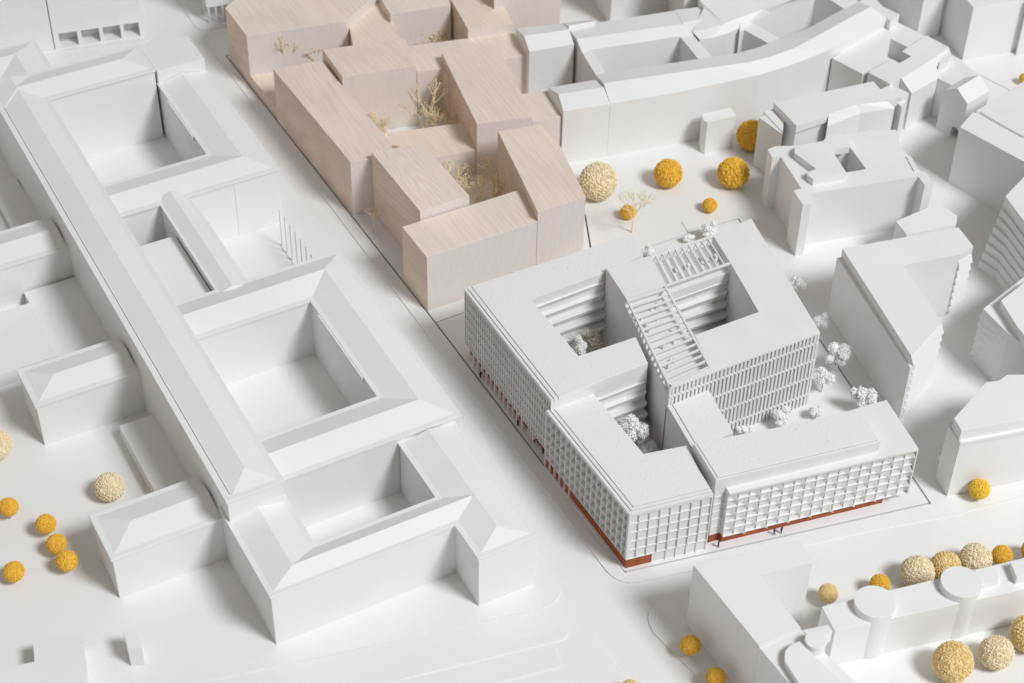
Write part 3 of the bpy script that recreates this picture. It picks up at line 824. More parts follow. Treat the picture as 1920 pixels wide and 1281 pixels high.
# long perimeter block with three courts
PER = thing("perimeter_block", "long curved white block with pitched roofs and three open courts", "model building", [(12.694, 22.752)][0] + (0,))
def rid(p, z): return p
FR = []
for tri in ([(4.050, 17.034, 3.300), (4.435, 15.659, 3.720), (4.765, 14.458, 3.300)], [(8.656, 18.428, 3.300), (8.536, 16.848, 3.720), (8.503, 15.690, 3.300)], [(10.225, 18.894, 3.300), (10.643, 17.452, 3.720), (11.155, 16.753, 3.300)],
            [(11.574, 19.298, 3.300), (12.001, 17.824, 3.720), (12.583, 17.313, 3.300)], [(12.801, 19.919, 3.300), (13.248, 18.413, 3.720), (13.898, 18.023, 3.300)], [(13.969, 20.817, 3.300), (14.467, 19.183, 3.720), (15.275, 18.917, 3.300)], [(15.332, 21.603, 3.300), (15.712, 20.321, 3.720), (16.714, 19.953, 3.300)],
            [(17.766, 23.862, 3.300), (18.143, 22.574, 3.720), (19.192, 22.216, 3.300)], [(18.645, 24.572, 3.300), (19.111, 23.464, 3.720), (20.017, 22.987, 3.300)]):
    FR.append(tri)
rows = [[(a[0], a[1], 0), a, b_, c, (c[0], c[1], 0)] for a, b_, c in FR]
B().loft(rows).obj("front_range", WHITE, PER, bevel=0.006)
B().prism([(19.423, 25.437), (19.917, 24.108), (20.717, 23.328), (20.134, 22.619), (19.998, 22.935), (19.242, 24.062), (18.629, 24.493)], 0, 3.35).obj("end_range", WHITE, PER, bevel=0.008)
RR = []
for tri in ([(2.637, 21.506, 3.300), (3.108, 19.950, 3.560), (3.367, 19.211, 3.300)], [(6.286, 22.648, 3.300), (6.710, 21.024, 3.560), (6.934, 20.296, 3.300)], [(8.940, 23.503, 3.300), (8.815, 21.622, 3.560), (9.006, 20.946, 3.300)], [(8.502, 23.424, 3.300), (8.874, 21.782, 3.560), (9.327, 21.018, 3.300)], [(9.856, 23.761, 3.300), (10.294, 22.290, 3.560), (10.794, 21.574, 3.300)]):
    RR.append(tri)
rows = [[(a[0], a[1], 0), a, b_, c, (c[0], c[1], 0)] for a, b_, c in RR]
B().loft(rows).obj("rear_range", WHITE, PER, bevel=0.006)
RC = []
for tri in ([(10.356, 22.363, 3.560), (9.323, 21.117, 3.420), (9.684, 20.582, 3.260)], [(10.063, 23.255, 3.620), (10.133, 21.250, 3.520), (10.383, 20.765, 3.280)], [(9.827, 23.852, 3.720), (11.006, 21.605, 3.620), (11.220, 21.197, 3.300)], [(9.885, 25.181, 3.720), (11.935, 22.234, 3.660), (12.243, 22.045, 3.300)],
            [(11.361, 26.635, 3.720), (13.279, 23.082, 3.660), (13.657, 23.356, 3.300)], [(13.471, 28.143, 3.720), (14.874, 24.085, 3.660), (15.400, 25.006, 3.300)], [(15.588, 29.290, 3.720), (16.656, 25.247, 3.660), (17.197, 26.135, 3.300)]):
    RC.append(tri)
rows = [[(a[0], a[1], 0), a, b_, c, (c[0], c[1], 0)] for a, b_, c in RC]
B().loft(rows).obj("curved_range", WHITE, PER, bevel=0.006)
B().prism([(3.370, 19.261), (3.982, 19.350), (4.582, 17.355), (4.076, 17.092)], 0, 3.25).obj("cross_wing", WHITE, PER, bevel=0.008)
B().prism([(8.649, 20.898), (9.336, 21.095), (10.261, 18.935), (9.492, 18.783)], 0, 3.25).obj("cross_wing", WHITE, PER, bevel=0.008)
B().prism([(11.941, 21.867), (12.239, 22.229), (12.548, 22.479), (13.960, 20.876), (13.386, 20.314)], 0, 3.25).obj("cross_wing", WHITE, PER, bevel=0.008)
B().slope([(11.958, 22.400), (12.489, 22.083), (12.167, 21.659), (11.882, 21.430)], 0, [3.6, 3.26, 3.255, 3.255]).obj("cross_wing", WHITE, PER, bevel=0.004)
B().prism([(16.090, 26.072), (17.173, 24.911), (17.799, 24.023), (18.664, 24.745), (17.640, 28.300)], 0, 3.2).obj("cross_wing", WHITE, PER, bevel=0.004)
tag(B().prism([(10.281, 25.787), (16.843, 30.167), (18.022, 28.671), (13.033, 24.343), (10.101, 23.707)], 0, 0.02).obj("court_floor", PAVE), "white floor of the courts in the long block", kind="structure")

# U-shaped block at the top edge
kb = [(5.225, 26.742), (4.521, 28.908), (2.757, 34.349), (17.708, 42.736), (14.005, 31.138), (10.449, 26.443), (9.596, 25.316), (8.645, 27.944)]
block("courtyard_block", "tall plain white block at the top edge behind the long curved block", 5.0, [(5.225, 26.742), (4.521, 28.908), (2.757, 34.349), (14.704, 39.260), (13.474, 32.308), (8.598, 28.226)])
block("courtyard_block", "plain grey-sided white wing at the top edge reaching the long curved block", 5.0, [(8.534, 28.167), (11.340, 33.439), (15.969, 38.653), (13.756, 28.239), (10.819, 25.631), (9.114, 24.757)], e=0.01)

# small white box by the lawn
block("box_building", "small white box building standing against the front of the long block", 2.03, [(9.597, 15.148), (9.828, 14.763), (11.342, 15.441), (11.126, 16.228)] if False else [(9.639, 14.945), (9.828, 14.763), (11.342, 15.441), (11.101, 16.147), (9.585, 15.541)])

# stepped blocks right of the long block
t = thing("court_house", "flat white block with a small square light court, right end of the long block", "model building", [(19.493, 25.116)][0] + (0,))
B().prism([(16.733, 19.826), (18.172, 18.380), (19.846, 19.901), (19.692, 20.066), (20.118, 21.843), (20.913, 21.048), (21.986, 22.214), (20.769, 23.464), (20.287, 23.928)], 0, 2.75).obj("body", WHITE, t, bevel=0.008)
B().slope([(18.411, 18.277), (19.414, 17.235), (20.088, 17.902), (23.060, 20.784), (22.029, 21.927), (20.836, 20.739), (20.495, 20.311), (20.900, 19.847), (20.186, 19.191), (19.803, 19.598)], 0, [2.95] * 10).obj("body", WHITE, t, bevel=0.008)
t = thing("roof_house", "white house with one steep bright roof slope between light court block and arched gatehouse", "model building", [(22.382, 20.505)][0] + (0,))
e1, e2 = [(20.651, 17.341), (22.289, 18.791)]; r1, r2 = [(20.095, 17.858), (23.045, 20.727)]; e3 = [(23.218, 20.541)][0]
B().loft([[(*e1, 0), (*e1, 2.3), (*r1, 2.9), (*r1, 0)], [(*e2, 0), (*e2, 2.3), (*[(22.501, 20.211)][0], 2.9), (*[(22.501, 20.211)][0], 0)]]).obj("body", WHITE, t, bevel=0.006)
B().prism([(22.564, 20.441), (23.143, 21.082), (23.147, 20.344), (22.823, 19.666), (22.293, 19.228)], 0, 2.75).obj("wing", WHITE, t, bevel=0.006)
block("flat_house", "white flat block behind the arched gatehouse with a wide pale roof", 2.33, [(22.735, 21.062), (23.337, 20.976), (24.523, 19.156), (22.860, 18.147), (22.275, 18.736)])
block("narrow_house", "narrow white house left of the steep bright roof, by the small street", 2.75, [(18.919, 16.994), (19.483, 17.510), (20.359, 16.719), (20.280, 16.495), (19.915, 16.282), (19.349, 16.343)])

# gatehouse with arch
gl, gr = [(22.336, 17.549), (23.402, 16.384)]
ga = [(22.874, 16.975)][0]; gb2 = [(24.252, 18.248)][0]
back = (gb2[0] - ga[0], gb2[1] - ga[1])
gd, gn, gL = along(gl, gr)
def gp(s, z, k): return (gl[0] + gd.x * s + back[0] * k, gl[1] + gd.y * s + back[1] * k, z)
sa = (V2(ga) - V2(gl)).dot(gd)
ac = (V2([(23.124, 16.693)][0]) - V2(gl)).dot(gd); ar = 0.235
prof = [(0, 0), (ac - ar, 0), (ac - ar, 0.42)] + [(ac + ar * math.cos(math.pi - math.pi * i / 10), 0.42 + ar * math.sin(math.pi * i / 10)) for i in range(1, 10)] + [(ac + ar, 0.42), (ac + ar, 0), (gL, 0), (gL, 2.37), (sa, 2.93), (0, 2.37)]
o = B().loft([[gp(s, z, 0) for s, z in prof], [gp(s, z, 1) for s, z in prof]]).obj("gatehouse", WHITE, bevel=0.006)
tag(o, "white gabled gatehouse with a small dark arch at its foot", "model building")

# block with a notch and bright sloping roof (upper right of the lawn)
t = thing("notched_block", "white block with a notched end wall and bright steep roof facets above the lawn", "model building", [(16.330, 18.312)][0] + (0,))
B().prism([(12.297, 13.916), (12.460, 13.712), (13.356, 12.517), (13.501, 13.553), (13.590, 13.773), (14.033, 12.820), (15.782, 13.860), (17.348, 14.849), (18.843, 15.293), (19.536, 15.872), (18.752, 16.166), (18.440, 16.923), (13.102, 14.825), (13.024, 14.470)], 0, 3.0).obj("body", WHITE, t, bevel=0.006)
B().prism([(13.051, 14.602), (13.572, 13.546), (14.007, 12.618), (15.744, 13.633), (17.296, 14.618), (18.787, 15.061), (19.455, 15.162), (18.677, 15.955), (18.385, 16.686)], 3.0, 3.46).obj("upper_storey", WHITE, t, bevel=0.008)
B().prism([(12.555, 14.369), (13.371, 12.609), (13.467, 13.238), (13.021, 14.619), (12.782, 14.478)], 0, 3.06).obj("parapet", WHITE, t, bevel=0.006)
def facet(q):
    vs = [tuple(p) for p in q] + [(p[0], p[1], 0.0) for p in q]
    return B().add(vs, [(0, 1, 2, 3), (7, 6, 5, 4), (0, 4, 5, 1), (1, 5, 6, 2), (2, 6, 7, 3), (3, 7, 4, 0)]).obj("roof_facet", WHITE, t, bevel=0.004)
facet([(15.746, 13.639, 3.450), (17.298, 14.624, 3.450), (17.525, 14.483, 3.000), (15.685, 13.262, 3.000)])
facet([(17.302, 14.639, 3.440), (18.866, 15.155, 3.440), (19.314, 14.949, 3.000), (17.527, 14.490, 2.995)])
block("narrow_house", "white house with a plain front behind the notched block's bright roof", 2.5, [(19.412, 16.727), (19.900, 15.823), (19.963, 15.945), (20.400, 16.961), (20.008, 17.455)], e=0.02)

# block with corner piers and a rounded upper storey
PB = thing("pier_block", "white block with corner piers, rounded upper storey and a square light well", "model building", [(16.745, 10.050)][0] + (0,))
zb = 3.18
B().prism([(12.458, 10.969), (12.618, 10.289), (13.044, 10.368), (13.791, 7.857), (13.399, 7.688), (13.729, 6.569), (14.136, 6.674), (14.256, 7.479), (19.597, 8.978), (19.812, 8.323), (20.230, 8.456), (20.034, 9.290), (19.630, 9.519), (19.443, 10.574), (19.018, 11.389), (19.145, 12.275), (19.048, 12.824), (18.374, 12.845), (16.563, 12.403), (15.545, 12.242), (15.292, 11.770), (13.804, 11.320), (12.881, 11.257)], 0, zb, holes=[[(15.587, 11.095), (16.555, 11.326), (17.127, 9.504), (16.123, 9.198)]]).obj("body", WHITE, PB)
B().prism([(13.671, 10.203), (13.677, 10.409), (13.727, 10.617), (13.826, 10.769), (13.958, 10.856), (15.184, 11.245), (15.435, 11.714), (16.469, 11.857), (16.441, 10.820), (15.467, 10.574), (15.998, 8.682), (15.948, 8.593), (14.356, 8.081), (14.120, 8.439), (14.099, 8.558), (14.170, 8.680), (14.562, 8.949)], zb - 0.02, 3.56).obj("upper_storey", WHITE, PB, bevel=0.008)
B().prism([(19.221, 10.528), (19.449, 10.576), (19.672, 9.441), (19.439, 9.353)], 0, 3.24).obj("parapet", WHITE, PB, bevel=0.006)
block("corner_house", "small white block behind the right pier of the pier block", 2.2, [(18.339, 6.694), (20.632, 8.220), (21.371, 7.200), (21.216, 6.578), (18.704, 5.688)])

# blocks with clapboard-like terraces
def louvre_wall(parent, a, b, z0, z1, n, push, thick=0.3):
    "stacked weather-board storeys: each leans out towards its foot"
    d, nn, L = along(a, b)
    h = (z1 - z0) / n
    for k in range(n):
        zt = z1 - k * h
        q0, q1 = shift(a, nn, 0.02), shift(b, nn, 0.02)
        r0, r1 = shift(a, nn, push), shift(b, nn, push)
        i0, i1 = shift(a, nn, -thick), shift(b, nn, -thick)
        B().loft([[(*i0, zt - h), (*r0, zt - h + 0.02), (*q0, zt), (*i0, zt)], [(*i1, zt - h), (*r1, zt - h + 0.02), (*q1, zt), (*i1, zt)]]).obj("storey_board", WHITE, parent, bevel=0.004)
T1 = thing("terrace_block", "white L-shaped block with a grooved left wall and ridged storeys at both ends", "model building", [(18.490, 3.565)][0] + (0,))
rp = [(15.052, 2.590), (20.666, 4.301), (21.110, 2.927), (20.397, 2.329), (17.654, 1.488), (18.808, -2.407), (17.148, -4.622)]
lw = [(14.851, 2.498), (17.146, -4.825)]
d, n, L = along(rp[0], rp[6])
p_in = [rp[0], rp[1], rp[2], rp[3], rp[4], rp[5], rp[6]]
B().prism(p_in, 0.0, 3.8).obj("body", WHITE, T1, bevel=0.008)
B().prism([lw[0], lw[1], shift(rp[6], n, -0.3), shift(rp[0], n, -0.3)], 0, 3.3).obj("ledge_wall", WHITE, T1, bevel=0.01)
louvre_wall(T1, rp[6], rp[5], 0.25, 3.72, 8, 0.20, 0.1)
louvre_wall(T1, rp[3], rp[2], 0.3, 3.35, 7, 0.16, 0.1)
T2 = thing("louvred_block", "large white block at the right edge with leaning louvred storeys", "model building", [(24.163, 8.156)][0] + (0,))
tp = [(23.404, 7.007), (25.884, 9.969), (28.390, 5.046), (24.082, 1.054)]
la_, lb_ = [(22.303, 5.409), (23.440, 3.634)]
tb = [(22.391, 5.811), (23.186, 4.918), (24.149, 2.087), (26.364, 3.680), (26.776, 6.874), (24.730, 8.468)]
fa, fb = [(22.957, 6.471), (24.371, 2.172)]
for k in range(8):
    zt = 3.4 - 0.42 * k
    q = [(23.052, 7.379), (24.079, 3.896)]
    base = [(22.410, 5.810), (23.167, 4.995), (24.065, 2.197)]
    tt = k / 8.0
    a = lerp([(23.371, 6.964)][0], base[0], tt); b_ = lerp([(23.651, 6.029)][0], base[1], tt); c = lerp([(24.468, 2.963)][0], base[2], tt)
    far = [(c[0] + 4, c[1] + 3), (a[0] + 5, a[1] + 4)]
    B().prism([a, b_, c] + far, zt - 0.42 if k < 7 else 0.0, zt - 0.0).obj("storey_board", WHITE, T2, bevel=0.006)
B().prism([[(23.313, 6.810)][0], [(23.584, 5.837)][0], [(24.415, 2.856)][0], [(28.310, 4.856)][0], [(25.900, 10.203)][0]], 3.4, 3.75).obj("roof_slab", WHITE, T2, bevel=0.008)
# wide block upper right, with a long plain wall in shade
o = block("long_block", "white block at the upper right edge with a long plain grey side wall", 3.48, [(22.218, 12.789), (23.140, 14.162), (23.355, 14.199), (26.221, 16.941), (28.061, 15.304), (26.317, 9.595), (26.086, 8.828), (24.870, 9.952), (22.210, 12.754)])
block("roof_parapet", "slightly raised pale roof part on the block at the upper right edge", 3.62, [(23.188, 13.998), (24.695, 15.349), (27.446, 17.554), (28.030, 12.749), (26.248, 11.638), (25.213, 11.866), (24.341, 12.794), (23.407, 13.903)], z0=3.4)
T3 = thing("notched_wall_block", "white block at the right edge with small notches down its left corner", "model building", [(23.167, 1.420)][0] + (0,))
q3 = [(21.762, -0.621), (23.039, 0.651), (26.446, 3.023), (25.543, -3.210), (22.507, -3.297), (22.183, -2.437)]
B().prism(q3, 3.05, 3.6).obj("roof_slab", WHITE, T3, bevel=0.008)
b0 = [(21.071, -0.618), (21.892, -2.298), (23.700, -4.575)]
d, n, L = along(b0[0], b0[1])
B().prism([b0[0], b0[1], b0[2], (b0[2][0] + 4, b0[2][1] + 2), (b0[0][0] + 4, b0[0][1] + 4)], 0, 3.1).obj("body", WHITE, T3, bevel=0.008)
for k in range(6):
    zt = 3.0 - 0.45 * k
    s0 = 0.0; s1 = 0.9 - 0.13 * k
    B().loft([[(*shift(b0[0], n, 0.0), zt - 0.4), (*shift(b0[0], n, 0.14), zt - 0.38), (*shift(b0[0], n, 0.0), zt)], [(*shift(lerp(b0[0], b0[1], s1), n, -0.01), zt - 0.4), (*shift(lerp(b0[0], b0[1], s1), n, 0.0), zt - 0.38), (*shift(lerp(b0[0], b0[1], s1), n, -0.02), zt)]]).obj("storey_board", WHITE, T3)
T4 = thing("cornice_block", "white block at the lower right edge with a bright cornice and chamfered left end", "model building", [(20.908, -5.647)][0] + (0,))
B().prism([(18.343, -8.420), (18.526, -9.142), (23.207, -7.872), (24.131, -5.682), (21.723, -5.883), (20.063, -6.209)], 3.3, 3.85).obj("upper_storey", WHITE, T4, bevel=0.008)
B().prism([(18.530, -9.173), (18.553, -9.304), (23.310, -7.954), (24.263, -5.634), (20.546, -5.738), (18.935, -7.623), (18.497, -8.212)], 3.12, 3.3).obj("cornice", WHITE, T4, bevel=0.01)
B().prism([(18.248, -8.192), (18.574, -9.243), (22.049, -8.219), (24.592, -7.511), (25.152, -4.921), (21.305, -5.025), (19.734, -6.402)], 0, 3.2).obj("body", WHITE, T4, bevel=0.008)
lz = [(18.248, -8.192), (18.574, -9.243)]
for k in range(5):
    q = lerp([(18.428, -8.224)][0], [(18.209, -7.870)][0], k / 5)
    B().prism([q, (q[0] + 0.16, q[1] - 0.1), (q[0] + 0.3, q[1] + 0.1), (q[0] + 0.05, q[1] + 0.22)], 2.9 - 0.5 * k, 3.15 - 0.5 * k).obj("notch_tooth", WHITE, T4)

# tall blocks at the top right corner
block("tower_block", "tall white block at the top edge, left of the two in the corner", 6.0, [(22.591, 26.153), (23.819, 26.540), (24.364, 27.369), (25.911, 32.863), (19.476, 34.276), (20.735, 30.696)])
o = block("tower_block", "white block in the top right corner with a grey left wall", 3.41, [(24.849, 24.053), (27.206, 24.794), (30.967, 26.103), (31.182, 30.049), (24.009, 26.901)])
q = [(24.913, 24.036), (27.910, 24.674), (27.960, 24.676), (30.949, 25.420)]
tag(B().prism([q[2], q[3], (q[3][0] + 1, q[3][1] + 5), (q[2][0] + 0.6, q[2][1] + 5)], 0, 3.5).obj("tower_block", WHITE, bevel=0.01), "white block at the top right, beyond the narrow vertical seam", "model building")
tag(B().prism([(24.428, 24.298), (25.510, 23.010), (27.228, 21.341), (27.004, 21.121), (25.348, 22.787), (24.266, 24.070)], 0, 0.05).obj("kerb", PAVE, bevel=0.01), "low white kerb behind the arched gatehouse", kind="structure")

# L-shaped block at the bottom right
t = thing("angle_block", "L-shaped white block at the bottom edge below the corner block", "model building", [(10.040, -14.965)][0] + (0,))
B().prism([(7.089, -16.438), (9.281, -20.290), (10.887, -19.369), (9.533, -16.872), (11.679, -16.175), (11.322, -15.071)], 0, 3.6).obj("body", WHITE, t, bevel=0.01)
B().prism([(9.285, -20.296), (12.045, -25.003), (14.231, -23.973), (10.886, -19.375)], 0, 3.52).obj("lower_wing", WHITE, t, bevel=0.01)
up = [(10.726, -20.221), (12.335, -22.384), (14.390, -25.365), (12.364, -25.411), (10.988, -23.230), (10.110, -21.186), (10.113, -20.975), (10.156, -20.707), (10.268, -20.517), (10.446, -20.368)]
B().prism(up, 3.5, 3.85).obj("roof_storey", WHITE, t, bevel=0.012)
B().prism([(11.062, -20.490), (11.559, -20.638), (12.287, -21.678), (14.231, -23.973), (12.741, -22.751), (11.173, -20.648)], 0, 3.48).obj("lower_wing", WHITE, t, bevel=0.008)
rt = [(11.309, -20.260)][0]
B().prism(arc(rt, 0.40, 0, 348.75, 31), 0.0, 4.0).obj("stair_drum", WHITE, t, bevel=0.01)
B().prism([(10.962, -19.421), (11.942, -19.142), (12.075, -19.441), (11.703, -19.778), (11.124, -19.643)], 2.9, 3.5).obj("bridge", WHITE, t, bevel=0.01)

# block with two round towers
t = thing("round_tower_block", "long white block with two round towers, in front of the cream ball trees", "model building", [(17.089, -15.066)][0] + (0,))
zt = 2.15
bk = [(12.111, -17.175), (13.156, -16.841), (14.853, -16.333), (16.594, -15.784), (20.387, -14.514), (23.108, -13.623)]
ft = [(22.735, -15.326), (20.092, -16.091), (11.116, -14.555), (16.602, -17.163), (12.475, -18.349)]
B().prism([bk[0], bk[5], ft[0], ft[4]], 0, zt).obj("body", WHITE, t, bevel=0.01)
for px in [(14.110, -17.155), (17.603, -16.086)]:
    B().prism(arc(px, 0.80, 0, 352.5, 47), 0, 2.5).obj("round_tower", WHITE, t, bevel=0.01)
B().prism([(18.249, -15.414), (18.997, -15.202), (19.153, -15.423), (19.054, -15.966), (18.360, -16.172)], 2.1, 2.42).obj("roof_storey", WHITE, t, bevel=0.01)
B().prism([(19.677, -15.105), (19.777, -15.868), (22.696, -15.093), (22.896, -14.179)], 2.1, 2.55).obj("roof_storey", WHITE, t, bevel=0.01)

# low things at the bottom left
tag(B().prism([(-18.105, -18.702), (-16.365, -18.186), (-15.684, -20.583), (-15.229, -22.339), (-20.499, -22.462), (-20.963, -20.535), (-19.080, -19.993), (-17.860, -19.629)], 0, 1.0).obj("flat_block", WHITE, bevel=0.01), "flat L-shaped white block at the bottom left corner", "model building")
tag(B().slope([(-14.728, -18.201), (-14.418, -18.991), (-13.885, -18.935), (-14.174, -18.127)], 0, [1.12, 1.12, 1.1, 1.1]).obj("small_block", WHITE, bevel=0.01), "small upright white block standing alone at the bottom left", "model building")

# ================================================================ ball trees of dried crumbs
def crumb_mesh(name, mat, n, size, rough, seed, sub=4):
    r = random.Random(seed)
    bm = bmesh.new()
    bmesh.ops.create_icosphere(bm, subdivisions=sub, radius=0.93)
    from mathutils import noise
    off = Vector((seed * 3.1, seed * 1.7, 0))
    for v in bm.verts:
        d = v.co.normalized()
        v.co = d * (0.93 + rough * noise.noise(d * 5.0 + off) + rough * 0.9 * noise.noise(d * 14.0 + off))
    me0 = bpy.data.meshes.new("tmp"); bm.to_mesh(me0); bm.free()
    vs = [tuple(v.co) for v in me0.vertices]; fs = [tuple(p.vertices) for p in me0.polygons]
    bpy.data.meshes.remove(me0)
    # crumbs: small lumpy octahedra pressed into the surface
    ga = math.pi * (3 - math.sqrt(5))
    for i in range(n):
        z = 1 - 2 * (i + 0.5) / n
        a = ga * i + r.uniform(-0.3, 0.3)
        q = math.sqrt(max(0, 1 - z * z))
        d = Vector((q * math.cos(a), q * math.sin(a), z))
        t = d.orthogonal().normalized(); u = d.cross(t)
        an = r.uniform(0, 6.28)
        t, u = t * math.cos(an) + u * math.sin(an), u * math.cos(an) - t * math.sin(an)
        c = d * (0.955 + r.uniform(-0.035, 0.045))
        s0 = size * r.uniform(0.7, 1.25); s1, s2, s3 = (s0 * r.uniform(0.85, 1.18) for _ in range(3))
        o = len(vs)
        k = 5
        for j in range(k):
            aa = 6.283 * j / k
            vs.append(tuple(c + t * (s1 * math.cos(aa) * r.uniform(0.75, 1.2)) + u * (s2 * math.sin(aa) * r.uniform(0.75, 1.2)) + d * r.uniform(-0.2, 0.2) * s3))
        vs.append(tuple(c + d * s3)); vs.append(tuple(c - d * s3 * 0.8))
        for j in range(k):
            fs.append((o + j, o + (j + 1) % k, o + k)); fs.append((o + (j + 1) % k, o + j, o + k + 1))
    me = bpy.data.meshes.new(name)
    me.from_pydata(vs, [], fs)
    me.materials.append(mat)
    return me

CROWNS = {'cream': [crumb_mesh("crown", CREAM, 2300, 0.046, 0.04, 3), crumb_mesh("crown", CREAM, 1400, 0.060, 0.07, 8)],
          'tan': [crumb_mesh("crown", TAN, 2000, 0.050, 0.05, 5), crumb_mesh("crown", TAN, 1300, 0.063, 0.08, 11)],
          'amber': [crumb_mesh("crown", AMBER, 1500, 0.056, 0.08, 13), crumb_mesh("crown", AMBER, 1100, 0.068, 0.10, 17)],
          'yellow': [crumb_mesh("crown", YELLOW, 1200, 0.066, 0.10, 19)]}
STM = B().prism(arc((0, 0), 0.045, 0, 315, 7), 0, 1.0).mesh("trunk", STEM)
BALLS = [
 ('cream', 0, "large cream ball tree on the lawn, next to the wood", [(4.188, 11.048, 0.950, 0.970)]),
 ('amber', 0, "amber ball tree in the middle of the lawn, second from the wood", [(7.768, 12.102, 0.742, 0.737)]),
 ('amber', 1, "golden brown ball tree at the right end of the lawn, left of the pier block", [(11.072, 12.177, 0.798, 0.794)]),
 ('amber', 0, "amber ball tree half hidden by the notched block, beside the small white box", [(12.271, 15.464, 0.774, 0.790)]),
 ('amber', 1, "very small dark amber ball tree alone in front of the lawn row", [(9.773, 10.011, 0.369, 0.377)]),
 ('amber', 1, "very small amber ball tree standing inside the tall straw twig tree", [(5.638, 9.329, 0.366, 0.373)]),
 ('cream', 1, "cream ball tree between the low annex and the nearest side wing", [(-16.715, -10.179, 0.606, 0.619)]),
 ('cream', 0, "cream ball tree cut by the left edge of the picture", [(-22.011, -7.912, 0.697, 0.711)]),
 ('amber', 0, "amber ball tree on a white stem, topmost of the five at the left edge", [(-20.643, -11.507, 0.693, 0.401)]),
 ('amber', 1, "amber ball tree, second from the top of the row left of the side wing", [(-18.922, -12.404, 0.690, 0.418)]),
 ('amber', 0, "amber ball tree touching its lower neighbour, third of the row left of the side wing", [(-18.287, -13.436, 0.666, 0.414)]),
 ('amber', 1, "lowest amber ball tree of the row left of the side wing, stem in view", [(-17.698, -14.339, 0.693, 0.421)]),
 ('amber', 0, "amber ball tree at the left edge, lowest of the five", [(-19.712, -14.895, 0.614, 0.422)]),
 ('yellow', 0, "bright yellow ball tree at the foot of the cornice block", [(19.843, -9.339, 0.602, 0.431)]),
 ('tan', 0, "small straw yellow ball tree left of the round towers", [(12.779, -15.217, 0.614, 0.402)]),
 ('amber', 0, "small amber ball tree behind the left round tower", [(14.917, -14.654, 0.598, 0.406)]),
 ('cream', 1, "large pale cream ball tree behind the round tower block, largest of that row", [(16.488, -14.065, 0.673, 0.687)]),
 ('tan', 1, "tan ball tree just left of the right round tower", [(17.733, -13.626, 0.591, 0.603)]),
 ('cream', 1, "cream ball tree behind the right round tower", [(18.961, -13.315, 0.660, 0.674)]),
 ('amber', 0, "small amber ball tree right of the cream one behind the right round tower", [(20.108, -13.014, 0.610, 0.418)]),
 ('amber', 1, "small amber ball tree cut by the right edge behind the round tower block", [(21.364, -12.698, 0.613, 0.421)]),
 ('tan', 0, "biggest tan ball tree, in front of the round tower block near the bottom right", [(17.154, -18.632, 0.784, 0.800)]),
 ('cream', 1, "cream ball tree in front of the right round tower, near the lower right corner", [(18.942, -18.053, 0.656, 0.670)]),
 ('tan', 1, "tan ball tree cut by the right edge in front of the round tower block", [(20.384, -17.137, 0.728, 0.743)]),
 ('amber', 1, "dark amber ball tree on the rounded pavement tip, in the shade of the angle block", [(7.123, -17.979, 0.661, 0.389)]),
 ('amber', 0, "amber ball tree at the bottom edge beside the angle block", [(7.999, -19.504, 0.647, 0.394)]),
 ('tan', 1, "tan ball tree cut by the bottom edge in the street", [(4.726, -19.953, 0.444, 0.351)]),
 ('amber', 0, "tiny amber ball tree at the right edge behind the gatehouse", [(27.812, 21.811, 0.385, 0.291)]),
]
for i, (kind, var, label, bl) in enumerate(BALLS):
    x, y, z, r = bl[0]
    t = thing("ball_tree", label, "model tree", (x, y, 0), "ball trees of dried crumbs")
    m = CROWNS[kind]
    c = link("crown", m[var % len(m)], t, (0, 0, z))
    k = rnd.uniform(0.97, 1.03)
    c.scale = (r * k, r / k * rnd.uniform(0.97, 1.03), r * rnd.uniform(0.96, 1.02))
    c.rotation_euler = (rnd.uniform(-0.4, 0.4), rnd.uniform(-0.4, 0.4), rnd.uniform(0, 6.28))
    s = link("trunk", STM, t)
    s.scale = (1, 1, max(0.05, z - r * 0.6))

# ================================================================ bare twig trees
def tube(bd, a, b, ra, rb, k=5):
    a, b = Vector(a), Vector(b)
    d = (b - a)
    if d.length < 1e-5: return
    d.normalize(); t = d.orthogonal().normalized(); u = d.cross(t)
    o = len(bd.v)
    for c, rr in ((a, ra), (b, rb)):
        for j in range(k):
            an = 6.283 * j / k
            bd.v.append(tuple(c + t * (rr * math.cos(an)) + u * (rr * math.sin(an))))
    for j in range(k):
        bd.f.append((o + j, o + (j + 1) % k, o + k + (j + 1) % k, o + k + j))
    bd.f.append(tuple(o + k + j for j in range(k)))

